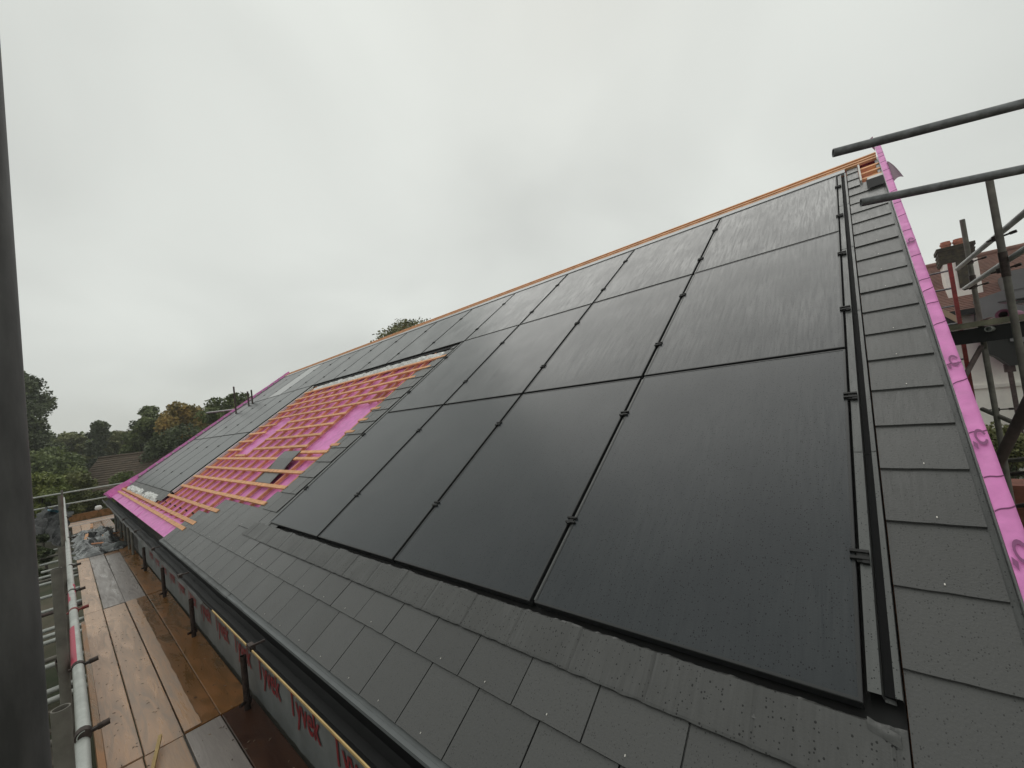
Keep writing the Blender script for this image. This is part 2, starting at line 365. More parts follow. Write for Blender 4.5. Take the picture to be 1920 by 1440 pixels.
# strip between bare battens and the main array
for k in range(3, 17):
    v = VC[k]
    if v > 3.4: break
    le = -5.10 if v < 2.3 else -5.10 + 0.42 * (v - 2.3) / 0.8
    le = min(le, -4.76) + random.uniform(-0.012, 0.012)
    ln = 0.5 if v < 2.95 else 3.42 - v
    if k % 2 and le < -5.0: slate(le, -4.96, v, ln=ln); slate(-4.96, -4.655, v, ln=ln)
    elif le < -5.0: slate(le, -4.80, v, ln=ln); slate(-4.80, -4.655, v, ln=ln)
    else: slate(le, -4.655, v, ln=ln)
# right-hand verge column (an opening is left near the ridge)
for k in range(3, 24):
    v = VC[k]
    if v > 5.1: break
    ln = min(0.5, 5.22 - v)
    if v > 4.45: slate(0.083, 0.175, v, ln=ln)
    elif v > 4.0: slate(0.083, 0.318, v, ln=min(ln, 4.58 - v))
    else: slate(0.083, 0.318, v, ln=ln)
# far verge column and a cut course under the ridge
for k in range(2, 24):
    v = VC[k]
    if v > 5.05 or v < 0.05: continue
    slate(-16.42, -16.12, v, ln=min(0.5, 5.22 - v))
# rivets
b = MB()
for u, v in riv:
    if random.random() < 0.8 and (v < 0.1 or u > 0.0):
        b.rbox(u - 0.0015, u + 0.0015, v, v + 0.006, NS + 0.0075, NS + 0.0095)
tag(b.build('slate_rivet', mat('bright_rivet', (0.7, 0.67, 0.62), 0.35, 0.6), house), kind='stuff')

# base sheets of the roof: pink membrane with sag between counter battens
NM = -0.072
CB = [-5.13 - 0.4585 * i for i in range(25)]      # counter battens (measured u)
def memb(a, b):
    u = -16.47 + (16.47 - 4.6) * a; v = -0.60 + 4.15 * b
    ph = ((u + 5.13) / 0.4585) % 1
    nn = NM + 0.006 * (abs(ph - 0.5) * 2) ** 1.5 - 0.008 + 0.006 * noise.noise(Vector((u * 2.2, v * 3, 3)))
    if v < -0.36: nn = NM + 0.035 + 0.008 * noise.noise(Vector((u * 5, v * 2.5, 0))) + 0.022 * abs(noise.noise(Vector((u * 4.2 + v * 3, v * 1.0, 5)))) 
    uu, vv = me_(u, v, nn); return rf(uu, vv, nn)
b = MB(); b.grid(360, 70, memb); b.build('roof_membrane', PINK, house)
b = MB(); b.rbox(-16.47, 0.335, -0.60, 5.47, -0.16, -0.10); b.build('roof_deck', TIMBERD, house)
b = MB(); b.rbox(-4.66, 0.08, -0.56, 5.2, -0.098, -0.060); b.build('mounting_tray', BLACK, house)
b = MB(); b.rbox(-16.11, -10.28, 0.0, 5.18, -0.0985, -0.052); b.build('mounting_tray', BLACK, house)
b = MB(); b.rbox(-10.279, -4.661, 3.50, 5.18, -0.0985, -0.052); b.build('mounting_tray', BLACK, house)
# battens
def batten(u0, u1, v, wd=0.047, th=0.024, top=-0.004, m=TIMBER, skew=0):
    n1 = top; (a0, vv) = me_(u0, v, n1); (a1, v2) = me_(u1, v + skew, n1)
    c = MB(); L_ = a1 - a0; seg = max(1, int(L_ / 0.9)); ph = random.uniform(0, 9)
    ys = [0.003 * noise.noise(Vector((ph + i * 0.7, 0, 0))) for i in range(seg + 1)]
    vs = []
    for i in range(seg + 1):
        t = i / seg; uu = a0 + L_ * t; cv = vv + (v2 - vv) * t + ys[i]
        vs += [(uu, cv - wd / 2, n1), (uu, cv + wd / 2, n1), (uu, cv + wd / 2, n1 - th), (uu, cv - wd / 2, n1 - th)]
    c.add([rf(*p) for p in vs], [(4 * i + j, 4 * i + (j + 1) % 4, 4 * i + 4 + (j + 1) % 4, 4 * i + 4 + j) for i in range(seg) for j in range(4)] + [(3, 2, 1, 0), (4 * seg, 4 * seg + 1, 4 * seg + 2, 4 * seg + 3)])
    return c.build('batten', m, house, origin=rf(a0, vv, n1))
batten(-16.40, -6.9, -0.405, wd=0.05)
batten(-16.38, -6.75, -0.295, wd=0.05)
batten(-10.15, -6.45, -0.058)
LE = -10.10
for k in range(0, 13):
    v = 0.185 + G * k; re = -5.13 if v < 2.4 else -5.13 + 0.43 * (v - 2.3) / 0.8
    jw = random.uniform(-0.006, 0.006)
    if k == 0: batten(LE, -5.22, v)
    elif k in (4, 5, 6, 7):
        batten(LE, -9.05 - (0.12 if k < 6 else 0), v + jw)
        batten(-8.42, -5.99, v + jw, skew=0.01)
        batten(-5.22, -4.98, v + jw)
    else: batten(LE, re, v + jw)
batten(-5.97, -5.10, 1.035, m=TIMBER)
batten(-9.05, -8.45, 0.99)
def cbatten(u, v0, v1, wd=0.036, m=TIMBERD):
    a, b0 = me_(u, v0, -0.03); _, b1 = me_(u, v1, -0.03)
    c = MB(); c.rbox(a - wd / 2, a + wd / 2, b0, b1, -0.066, -0.0285); c.build('counter_batten', m, house, origin=rf(a, b0, -0.03))
for u in CB:
    if u < -16.3: break
    if u > -10.0:
        if abs(u + 5.589) < 0.1: cbatten(u, -0.2, 1.03); cbatten(u, 2.09, 3.3)
        elif abs(u + 8.798) < 0.1: cbatten(u, -0.2, 0.98); cbatten(u, 2.09, 3.3)
        else: cbatten(u, -0.2 if u < -5.3 else 0.2, 3.3)
    if u < -6.8: cbatten(u, -0.43, -0.18 if u > -10 else -0.20)
for u in (-5.36, -9.78, -9.27): cbatten(u, 0.2 if u < -9 else 2.1, 3.3, wd=0.028)
u = -16.2
while u < -10.3:
    cbatten(u, -0.40, -0.29, wd=0.03); u += 0.31
# far verge: upstand with folded membrane and batten ends
def upst(a, b):
    v = -0.66 + 6.18 * a; n_ = NM + b * (0.125 + (0.10 * max(0, min(1, (0.25 - v) / 0.8))) + 0.01 * noise.noise(Vector((v * 4, 0, 0))))
    return rf(-16.46 - 0.03 * b + 0.012 * noise.noise(Vector((v * 5, b * 2, 1))), v, n_)
b = MB(); b.grid(90, 4, upst)
def upst2(a, q):
    p = upst(a, 1.0); return p + Vector((-0.035 * q, 0, -0.05 * q))
b.grid(90, 2, upst2); b.build('verge_membrane', PINK, house)
def endfold(a, b_):
    return rf(-16.47 + 0.28 * a, -0.60 - 0.02 * a, NM + 0.20 * (1 - a) * b_ + 0.03)
b = MB(); b.grid(6, 3, endfold); b.build('membrane_fold', PINK, house)
b = MB()
for k in range(-1, 22):
    v = 0.185 + G * k; b.rbox(-16.445, -16.40, v - 0.02, v + 0.02, -0.028, 0.028)
tag(b.build('batten_end', EDGE, house), kind='stuff')
# right verge: pale trim, pink band, painted crease shade, printed logo fragments
b = MB(); b.rbox(0.310, 0.3335, -0.66, 5.25, -0.06, -0.020); b.build('verge_channel', METAL, house)
b = MB(); b.rbox(0.334, 0.3385, -0.66, 5.25, -0.06, 0.006); b.build('verge_trim', METAL, house)
def band(a, b_):
    v = -0.75 + 6.42 * a
    cr_ = 0.004 * noise.noise(Vector((v * 7, b_ * 1.5, 2))) + 0.004 * noise.noise(Vector((v * 22, b_ * 3, 7)))
    if b_ <= 0.5: return rf(0.3395 + 0.047 * (b_ / 0.5), v, 0.004 + cr_)
    return rf(0.3865 + 0.004 * (b_ - 0.5) + cr_, v, 0.004 + cr_ - 0.36 * (b_ - 0.5))
b = MB(); b.grid(420, 8, band); b.build('verge_membrane', PINK, house)
vv = -0.5
while vv < 5.4:
    c = MB(); s_ = random.uniform(0.012, 0.04)
    c.grid(6, 1, lambda a, q: rf(0.340 + 0.046 * a, vv + s_ * a + 0.004 * q + 0.003 * math.sin(a * 6), 0.0045 + 0.004 + 0.003 * q))
    c.build('crease_shade_strip', LOGO_SHADE, house); vv += random.choice((0.14, 0.22, 0.3, 0.34))  # dark plum strips put the shade of the creases into the colour
for vv in (0.52, 1.0, 1.49, 2.9):
    c = MB(); n_ = 0.011
    for i in range(14):
        t0 = math.pi * (0.15 + 1.75 * i / 14); t1 = math.pi * (0.15 + 1.75 * (i + 1) / 14)
        p = lambda t, q: rf(0.366 + q * 0.0155 * math.cos(t), vv + q * 0.042 * math.sin(t) - 0.3 * q * 0.0155 * math.cos(t), n_)
        c.add([p(t0, 1), p(t1, 1), p(t1, 0.62), p(t0, 0.62)], [(0, 1, 2, 3)])
    c.add([rf(0.342, vv - 0.045, n_), rf(0.350, vv - 0.065, n_), rf(0.353, vv - 0.035, n_), rf(0.343, vv - 0.02, n_)], [(0, 1, 2, 3)])
    c.build('printed_logo', LOGO_SHADE, house)
def flap(a, b_):
    v = 4.27 + 0.62 * b_; w_ = 0.062 * math.sqrt(max(0, 1 - b_)) + 0.002
    return rf(0.386 + w_ * a, v + 0.02 * a, 0.004 + 0.018 * math.sin(a * 3.0))
b = MB(); b.grid(12, 14, flap); b.build('membrane_flap', mat('plum_membrane_back', (0.13, 0.055, 0.095), 0.6), house)
def flap2(a, b_): return rf(0.335 - 0.055 * a * b_, 5.52 + 0.16 * b_, 0.03 + 0.09 * b_ - 0.03 * a)
b = MB(); b.grid(6, 6, flap2); b.build('membrane_flap', PINKD, house)
# opening near the right-hand ridge end
b = MB(); b.rbox(0.19, 0.333, 4.55, 5.25, -0.07, -0.062); b.build('roof_membrane', PINK, house)
for v in (4.72, 4.90, 5.08):
    b = MB(); b.rbox(0.19, 0.333, v - 0.02, v + 0.02, -0.06, -0.012); b.build('batten', TIMBER, house)
b = MB(); b.rbox(0.27, 0.333, 4.62, 5.1, -0.0615, -0.045); b.build('packing_board', TIMBER, house)
b = MB(); b.rbox(0.176, 0.190, 4.62, 5.2, -0.05, 0.008); b.build('pale_edge_strip', EDGE, house)
b = MB(); b.rbox(0.225, 0.333, 4.53, 4.60, -0.05, 0.018); b.build('pale_edge_strip', EDGE, house)
b = MB(); b.grid(8, 6, lambda a, q: rf(0.215 + 0.118 * a, 4.30 + 0.23 * q, 0.006 + 0.012 * q)); b.build('painted_shadow_sheet', RUBBER, house)  # black sheet standing in for the soft shadow below the opening
# ridge
for v in (5.285, 5.375):
    batten(-16.40, 0.33, v, top=0.0, wd=0.042)
b = MB(); b.rbox(-16.42, 0.333, 5.445, 5.475, -0.06, 0.004); b.build('ridge_board', TIMBER, house)
b = MB(); b.rbox(-16.11, 0.072, 5.136, 5.252, -0.03, 0.001); b.build('top_flashing', mat('pale_top_flashing', (0.36, 0.37, 0.38), 0.35), house)
b = MB(); b.rbox(-16.12, 0.03, 5.097, 5.135, -0.05, -0.004); b.build('top_gasket', RUBBER, house)
# rear slope and gables
rp = rf(0, 5.47, -0.06); rear_y = rp.y * 2 + 0.6
b = MB()
for xx0, xx1 in ((-16.47, 0.335),):
    b.add([(xx0, rp.y, rp.z), (xx1, rp.y, rp.z), (xx1, rear_y, -0.45), (xx0, rear_y, -0.45), (xx0, rp.y, rp.z - 0.12), (xx1, rp.y, rp.z - 0.12), (xx1, rear_y, -0.57), (xx0, rear_y, -0.57)],
          [(0, 1, 2, 3), (7, 6, 5, 4), (0, 3, 7, 4), (1, 5, 6, 2), (3, 2, 6, 7)])
b.build('rear_roof_slope', PINK, house)
for xx in (-16.3, 0.20):
    b = MB(); e0 = -0.42
    P5 = [(e0, GZ), (rear_y - 0.2, GZ), (rear_y - 0.2, -0.6), (rp.y, rp.z - 0.2), (e0, -0.52)]
    vs = [(xx, y, z) for y, z in P5] + [(xx + 0.1, y, z) for y, z in P5]
    b.add(vs, [(4, 3, 2, 1, 0), (5, 6, 7, 8, 9)] + [(i, (i + 1) % 5, 5 + (i + 1) % 5, 5 + i) for i in range(5)]); b.build('gable_wall', WALLM, house)
# front wall wrapped in grey breather membrane with red print
WY = -0.42
def wl(a, b_):
    x = -11.4 + 11.6 * a; z = -1.185 + 0.75 * b_ if b_ > 0 else -1.19
    return Vector((x, WY + 0.005 * noise.noise(Vector((x * 1.3, z * 2, 0))) - 0.003 * (1 - b_), z + (0.015 * noise.noise(Vector((x * 9, 0, 4))) if b_ == 0 else 0)))
b = MB(); b.grid(260, 10, wl); b.build('wall_membrane', WALLM, house)
b = MB(); b.box((-8.05, -0.31, -2.6), (16.3, 0.16, 2.75)); b.build('front_wall', mat('blockwork', (0.13, 0.125, 0.12), 0.9, var=0.2, vscale=2), house)
b = MB(); b.box((-5.6, -0.30, -0.82), (11.6, 0.14, 0.78)); b.build('wall_panel', mat('dark_sheathing', (0.05, 0.05, 0.05), 0.8), house)
cu = bpy.data.curves.new('print', 'FONT'); cu.body = 'Tyvek'; cu.extrude = 0.0; cu.offset = 0.014
to = bpy.data.objects.new('print_src', cu); col.objects.link(to)
bpy.context.view_layer.update()
tm = bpy.data.meshes.new_from_object(to.evaluated_get(bpy.context.evaluated_depsgraph_get()))
bpy.data.objects.remove(to)
xs = [v.co.x for v in tm.vertices]; ymax = max(v.co.y for v in tm.vertices)
for v in tm.vertices:
    v.co.x = (v.co.x - min(xs)) / (max(xs) - min(xs)) * 0.50; v.co.y = v.co.y / ymax * 0.175
tm.materials.clear(); tm.materials.append(REDINK)
for i in range(14):
    inst('printed_word', tm, (-0.40 - 0.668 * i - 0.66, WY - 0.0085, -0.985), house, (R(90), 0, 0))
# eaves: drip, gutter, lath
b = MB()
def pl(prof, x0, x1, m, name, seg=1):
    c = MB(); k = len(prof)
    vs = [(x0 + (x1 - x0) * i / seg, y, z) for i in range(seg + 1) for y, z in prof]
    c.add(vs, [(i * k + j, i * k + j + 1, (i + 1) * k + j + 1, (i + 1) * k + j) for i in range(seg) for j in range(k - 1)])
    return c.build(name, m, house)
ey, ez = rf(0, -0.62, NS).y, rf(0, -0.62, NS).z
pl([(ey + 0.08, ez + 0.035), (ey - 0.012, ez - 0.012), (ey - 0.016, ez - 0.012), (ey - 0.030, ez - 0.018), (ey - 0.033, ez - 0.030)], -3.95, 0.3, DRIP, 'eaves_drip')
pl([(ey + 0.08, ez + 0.035), (ey - 0.012, ez - 0.012), (ey - 0.030, ez - 0.020), (ey - 0.034, ez - 0.032)], -7.4, -3.96, mat('dull_eaves_drip', (0.10, 0.105, 0.105), 0.5, var=0.3, vscale=5), 'eaves_drip')
GP = [(-0.535, -0.375), (-0.542, -0.43), (-0.565, -0.456), (-0.605, -0.457), (-0.640, -0.430), (-0.652, -0.403), (-0.655, -0.406), (-0.645, -0.434), (-0.608, -0.462), (-0.560, -0.462)]
c = MB(); seg = 120
vs = [(-16.6 + 17.0 * i / seg, y + 0.006 * noise.noise(Vector((i * 0.35, 0, 0))) * (1 if i < 95 else 0.2), z + 0.012 * noise.noise(Vector((i * 0.3, 5, 0))) * (1 if i < 95 else 0.1)) for i in range(seg + 1) for y, z in GP]
k = len(GP); c.add(vs, [(i * k + j, i * k + j + 1, (i + 1) * k + j + 1, (i + 1) * k + j) for i in range(seg) for j in range(k - 1)], False)
c.build('gutter', GUTTER, house)
for x0, x1 in ((-3.85, -2.98), (-2.86, 0.35)):
    c = MB(); c.box(((x0 + x1) / 2, -0.6585, -0.402), (x1 - x0, 0.006, 0.011)); c.build('yellow_lath', YELLOW, house)
for x in (-2.92, -5.2, -7.0, -8.9, -10.8):
    c = MB(); c.box((x, -0.648, -0.40), (0.07, 0.03, 0.03)); c.box((x + 0.03, -0.62, -0.385), (0.012, 0.08, 0.012)); c.build('gutter_bracket', FIT, house)
# drooping membrane edge over the fascia at the far part
def droop(a, q):
    x = -16.7 + 12.5 * a
    return Vector((x, -0.655 - 0.012 * q + 0.010 * noise.noise(Vector((x * 2, q, 0))), -0.405 - q * (0.035 + 0.04 * noise.noise(Vector((x * 1.6, 0, 3))))))
c = MB(); c.grid(150, 3, droop); c.build('fascia_wrap', mat('grey_fascia_wrap', (0.085, 0.085, 0.085), 0.55, var=0.35, vscale=4), house)
c = MB(); c.box((-8.1, -0.56, -0.51), (16.9, 0.02, 0.09)); c.build('fascia_board', RUBBER, house)
# flashings
def side_flash(v0, v1, dn):
    prof = [(0.010, -0.055), (0.010, -0.006), (0.038, -0.006), (0.042, -0.040), (0.0645, -0.044), (0.065, -0.004), (0.079, -0.004), (0.0805, -0.02)]
    c = MB(); k = len(prof)
    c.add([rf(u, v, n_ + dn * (1 - q)) for q, v in ((0, v0), (1, v1)) for u, n_ in prof], [(j, j + 1, k + j + 1, k + j) for j in range(k - 1)])
    c.build('side_flashing', METAL, house, origin=rf(0, v0, 0))
    c = MB(); c.rbox(0.0425, 0.0642, v0 + 0.012, v1, -0.043, -0.030); c.build('channel_shade_strip', RUBBER, house, origin=rf(0.05, v0, 0))  # black strip added to paint the channel recess in shade
for i, (v0, v1) in enumerate(((0.035, 0.955), (0.945, 2.13), (2.12, 3.1), (3.09, 4.1), (4.09, 5.12))): side_flash(v0, v1, 0.002)
def apron(u0, u1, v0, v1, jn):
    def fn(a, q):
        u = u0 + (u1 - u0) * a; v = v0 + (v1 - v0) * q; n_ = 0
        ph = ((u + 0.55) / 0.304) % 1; dj = min(ph, 1 - ph) * 0.304
        n_ = -0.0045 - 0.006 * max(0, 1 - dj / 0.006) + 0.002 * noise.noise(Vector((u * 9, v * 6, 1)))
        vd = -0.034 + 0.009 * noise.noise(Vector((u * 6, 0, 3))) + 0.004 * noise.noise(Vector((u * 40, 0, 3)))
        if v > vd: n_ -= 0.010 * min(1, (v - vd) / 0.004); v = min(v, vd + 0.004)
        if q == 0: v += 0.004 * noise.noise(Vector((u * 20, 0, 0))); n_ -= 0.002
        if u < u0 + 0.15 and False: pass
        a_, b_ = me_(u, v, 0); return rf(a_, b_, n_)
    c = MB(); c.grid(jn, 26, fn, False); return c
apron(-4.95, 0.081, -0.197, 0.02, 620).build('bottom_apron', APRON, house)
c = MB()
def puck(a, q): 
    u = 0.006 + 0.062 * a; v = -0.012 + 0.030 * q - 0.02 * a
    return rf(u, v - 0.045, -0.004 + 0.005 * math.sin(q * math.pi) * (0.5 + 0.5 * math.sin(a * 3.1)) + 0.003 * noise.noise(Vector((u * 60, v * 60, 0))))
c.grid(16, 10, puck); c.build('apron_pucker', APRON, house)
def apron2(a, q):
    u = -16.15 + 5.95 * a; v = -0.21 + 0.23 * q
    return rf(u, v, -0.02 + 0.010 * noise.noise(Vector((u * 6, v * 3, 1))))
c = MB(); c.grid(160, 8, apron2); c.build('bottom_apron', APRON, house)
c = MB(); c.rbox(-10.34 + 0.012, -10.215, -0.02, 3.46, -0.05, -0.020); c.build('side_gasket', RUBBER, house)
c = MB(); c.rbox(-10.212, -10.165, 0.02, 3.42, -0.05, -0.006); c.build('pale_edge_strip', EDGE, house)
c = MB(); c.rbox(-10.20, -4.62, 3.385, 3.455, -0.06, -0.022); c.build('array_edge_gasket', RUBBER, house)
c = MB(); c.rbox(-4.655, -4.615, -0.02, 3.46, -0.05, -0.010); c.build('side_flashing', METAL, house)

# ================================================================== SOLAR PANELS
PW, PH = 1.149, 1.74
pwid, phei = 1.121, 1.719
def panel_meshes():
    fr = MB(); b_ = 0.010; d = 0.036
    # frame ring with small chamfer, origin = bottom-right corner (u=0), extends to -u
    W_, H_ = pwid, phei
    rings = [(0.0, -d), (0.0, -0.002), (0.002, 0.0), (b_, 0.0), (b_ + 0.0005, -0.0022)]
    vs = []
    for ins, n_ in rings:
        vs += [(-W_ + ins, ins, n_), (-ins, ins, n_), (-ins, H_ - ins, n_), (-W_ + ins, H_ - ins, n_)]
    fs = []
    for r_ in range(len(rings) - 1):
        for i in range(4):
            j = (i + 1) % 4; fs.append((r_ * 4 + i, r_ * 4 + j, r_ * 4 + 4 + j, r_ * 4 + 4 + i))
    fs.append((3, 2, 1, 0)); fr.add(vs, fs)
    gl = MB(); a = b_ + 0.0003
    def gf(p, q): return Vector((-W_ + a + (W_ - 2 * a) * p, a + (H_ - 2 * a) * q, -0.0016))
    gl.grid(2, 2, gf, False)
    cl = MB()
    for dx in (-0.013, 0.013):
        cl.box((-W_ - 0.0125, dx, 0.003), (0.056, 0.009, 0.013)); 
    cl.box((-W_ - 0.0125, 0, -0.004), (0.024, 0.040, 0.018)); cl.box((-W_ - 0.020, -0.018, 0.006), (0.016, 0.012, 0.008))
    ec = MB()
    for dx in (-0.013, 0.013):
        ec.box((0.010, dx, 0.003), (0.050, 0.010, 0.014))
    ec.box((0.018, -0.004, -0.006), (0.030, 0.045, 0.022)); ec.box((0.026, -0.022, 0.0), (0.018, 0.016, 0.016))
    rl = MB(); rl.box((-W_ - 0.008, phei / 2, -0.016), (0.012, phei - 0.03, 0.014))
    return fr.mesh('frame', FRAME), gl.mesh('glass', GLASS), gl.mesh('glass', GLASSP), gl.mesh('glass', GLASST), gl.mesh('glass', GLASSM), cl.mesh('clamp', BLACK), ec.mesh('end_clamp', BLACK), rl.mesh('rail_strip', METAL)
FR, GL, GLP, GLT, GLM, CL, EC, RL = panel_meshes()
ORD = ['first', 'second', 'third', 'fourth', 'fifth', 'sixth', 'seventh', 'eighth', 'ninth', 'tenth', 'eleventh', 'twelfth', 'thirteenth', 'fourteenth']
ROWV = [0.0, 1.742, 3.484]; CLV = [(0.45, 1.31), (2.16, 3.0), (3.83, 4.69)]
for r_ in range(3):
    for c_ in range(14):
        if r_ < 2 and 4 <= c_ <= 8: continue
        rn = ('bottom', 'middle', 'top')[r_]
        if c_ == 11 and r_ == 2: lab = 'pale grey panel, the only light one, in the top row near the far pink verge'
        elif r_ == 2: lab = f'black solar panel, {ORD[c_]} in the top row counting from the right grey flashing'
        elif c_ < 4: lab = f'black solar panel in the {rn} row, {ORD[c_]} from the right grey flashing'
        else: lab = f'black solar panel in the {rn} row beyond the bare battens, {ORD[c_ - 9]} from the white strip'
        vh = phei if r_ < 2 else 1.610
        root = empty('solar_panel', rf(-PW * c_, ROWV[r_], 0), lab, 'solar panel', 'solar panels on the slate roof')
        root.rotation_euler = (TH + random.uniform(-0.0012, 0.0012), random.uniform(-0.0012, 0.0012), 0)
        sy = vh / phei
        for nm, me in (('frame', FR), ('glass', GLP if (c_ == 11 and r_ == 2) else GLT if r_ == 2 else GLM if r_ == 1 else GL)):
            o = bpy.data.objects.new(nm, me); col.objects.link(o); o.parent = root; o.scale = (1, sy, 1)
        last = (c_ == 13) or (r_ < 2 and c_ == 3)
        if not last:
            o = bpy.data.objects.new('rail_strip', RL); col.objects.link(o); o.parent = root; o.scale = (1, sy, 1)
        for cv in CLV[r_]:
            if not last:
                o = bpy.data.objects.new('clamp', CL); col.objects.link(o); o.parent = root; o.location = (0, cv - ROWV[r_], 0)
            if c_ == 0:
                o = bpy.data.objects.new('clamp', EC); col.objects.link(o); o.parent = root; o.location = (0, cv - ROWV[r_], 0)
            if r_ < 2 and c_ == 3:
                o = bpy.data.objects.new('clamp', EC); col.objects.link(o); o.parent = root; o.location = (-pwid - 0.004, cv - ROWV[r_], 0); o.rotation_euler = (0, 0, math.pi)

# ------------------------------------------------------------------ loose things on the roof
def lsl(a, q):
    v = 0.46 + 0.57 * q
    return rf(*(me_(-6.38 - 0.13 * q + 0.61 * a, v, -0.02)), -0.0215 + 0.028 * max(0, min(1, (q - 0.42) / 0.33)))
c = MB(); c.grid(4, 12, lsl, False)
n0 = len(c.v); c.grid(4, 12, lambda a, q: lsl(1 - a, q) - rf(0, 0, 0.006), False)
ed = [lsl(0, 0), lsl(1, 0), lsl(1, 1), lsl(0, 1)]; dn_ = rf(0, 0, 0.006)
c.add(ed + [e - dn_ for e in ed], [(0, 4, 5, 1), (1, 5, 6, 2), (2, 6, 7, 3), (3, 7, 4, 0)])
tag(c.build('loose_slate', SLATE, origin=rf(-6.2, 0.7, 0)), 'wide grey slate tucked loosely under one batten in the bare pink section', 'slate')
def wrapstrip(name, u0, u1, v0, v1, amp, ntop, nu, nv, seed, label):
    def fn(a, q):
        u = u0 + (u1 - u0) * a; v = v0 + (v1 - v0) * q
        pr_ = math.sin(math.pi * min(1, q * 1.0)) ** 0.6 * (min(1, min(a, 1 - a) * 6)) ** 0.5
        n_ = -0.055 + ntop * pr_ + amp * pr_ * (1.3 * abs(noise.noise(Vector((u * 4, v * 12, seed)))) + 0.8 * noise.noise(Vector((u * 13, v * 26, seed))))
        return rf(u + 0.02 * noise.noise(Vector((u * 11, v * 9, seed + 4))), v + 0.02 * noise.noise(Vector((u * 6, v * 9, seed + 8))), n_)
    c = MB(); c.grid(nu, nv, fn, False)
    return tag(c.build(name, WRAP, origin=rf((u0 + u1) / 2, v0, 0)), label, 'plastic sheet')
wrapstrip('crumpled_plastic', -15.95, -12.9, -0.315, -0.10, 0.045, 0.055, 160, 18, 1, 'larger crumpled white plastic lump under the far array, nearer the pink verge')
wrapstrip('crumpled_plastic', -12.6, -10.75, -0.32, -0.10, 0.045, 0.055, 120, 18, 6, 'smaller crumpled white plastic lump under the far array, nearer the bare battens')
wrapstrip('crumpled_plastic', -10.15, -4.74, 3.17, 3.40, 0.022, 0.040, 300, 10, 11, 'long crumpled clear plastic strip along the top edge of the bare battens')

# ================================================================== FRONT SCAFFOLD
PZ = -1.2
scf = empty('scaffold', (-8, -1.0, GZ), 'tube and board scaffold with wet plank walkway along the eave, handrail on the left', 'scaffold')
def tb(parent, name, p0, p1, m, r=0.0242, hollow=True, seg=16):
    c = MB(); c.tube(p0, p1, r, seg, hollow=hollow); return c.build(name, m, parent, origin=p0)
def coupler(parent, p, axis, arm=Vector((0, 1, 0)), m=FIT, L_=0.09):
    p = Vector(p); axis = Vector(axis).normalized(); arm = Vector(arm).normalized()
    c = MB(); c.tube(p - axis * 0.020, p + axis * 0.020, 0.0285, 12, hollow=False)
    c.beam(p + arm * 0.02, p + arm * L_, 0.022, 0.012); c.tube(p + arm * (L_ - 0.02), p + arm * (L_ + 0.02), 0.013, 6, hollow=False)
    c.beam(p - arm * 0.02, p - arm * (L_ * 0.6), 0.018, 0.012)
    return c.build('coupler', m, parent, origin=p)
OY = -1.415
tb(scf, 'standard', (-0.738, -1.425, GZ), (-0.80, -1.425, 4.2), POLE, seg=24)
tb(scf, 'standard', (-2.02, -1.415, GZ), (-2.02, -1.415, 0.06), STEELO)
tb(scf, 'standard', (-3.65, -1.425, GZ), (-3.65, -1.425, 0.24), STEELO)
tb(scf, 'standard', (-6.05, -1.42, GZ), (-6.05, -1.42, 0.02), STEELO)
tb(scf, 'standard', (-8.9, -1.415, GZ), (-8.9, -1.415, 0.36), STEELO)
for x in (-12.0, -15.0, -18.6): tb(scf, 'standard', (x, -1.42, GZ), (x, -1.42, -0.05), STEELO)
tb(scf, 'handrail', (-2.60, -1.366, -0.32), (-18.9, -1.395, -0.315), STEEL)
tb(scf, 'handrail', (1.0, -1.42, -0.36), (-2.63, -1.372, -0.345), STEEL)
tb(scf, 'ledger', (1.0, -1.375, -0.72), (-19.2, -1.375, -0.72), STEELO)
tb(scf, 'ledger', (1.0, -1.47, -1.31), (-19.2, -1.47, -1.31), STEELO)
for x, m in ((-2.62, FIT), (-3.5, FIT), (-4.8, REDP), (-5.5, FIT), (-6.8, FIT), (-9.2, FIT), (-12.5, FIT)):
    coupler(scf, (x, -1.368, -0.32), (1, 0, 0), (0, 1, 0.1), m, 0.065)
for x0, x1 in ((-4.30, -3.50), (-5.75, -5.10)):
    hz_ = lambda x: -0.3205
    c = MB(); c.tube((x0, -1.3705, hz_(x0)), (x1, -1.3715, hz_(x1)), 0.0250, 16, hollow=False); c.build('red_tape', REDT, scf)
# transoms sticking out past the standards
TX = [-15.09, -14.19, -13.32, -12.43, -11.87, -11.5, -11.2, -10.12, -9.17, -8.98, -8.15, -7.86, -7.6, -6.93, -6.72, -5.99, -5.76]
for i, x in enumerate(TX + [-4.9, -4.1, -3.3, -2.4, -1.5, -0.5, 0.4]):
    m = STEEL if i % 4 != 1 else RUST if i % 3 == 0 else STEELO
    tb(scf, 'transom', (x, -1.69 - random.uniform(0, 0.32) * (1 if x > -8 else 0.6), -1.27), (x, -0.44, -1.262), m)
tb(scf, 'brace', (-8.0, -1.48, -2.2), (-5.6, -1.48, -0.9), RUST)
# inner standards: short tops seen against the wrapped wall
for x in (-3.78, -5.71, -7.62, -9.6, -11.4, -12.1, -12.9, -13.8, -15.2):
    tb(scf, 'standard', (x, -0.505, GZ), (x, -0.505, -0.80 if x > -10 else -0.5), FIT if x > -10 else STEELO, 0.022)
    if x > -10: coupler(scf, (x, -0.50, -1.14), (0, 0, 1), (0.5, -1, 0), FIT, 0.045)
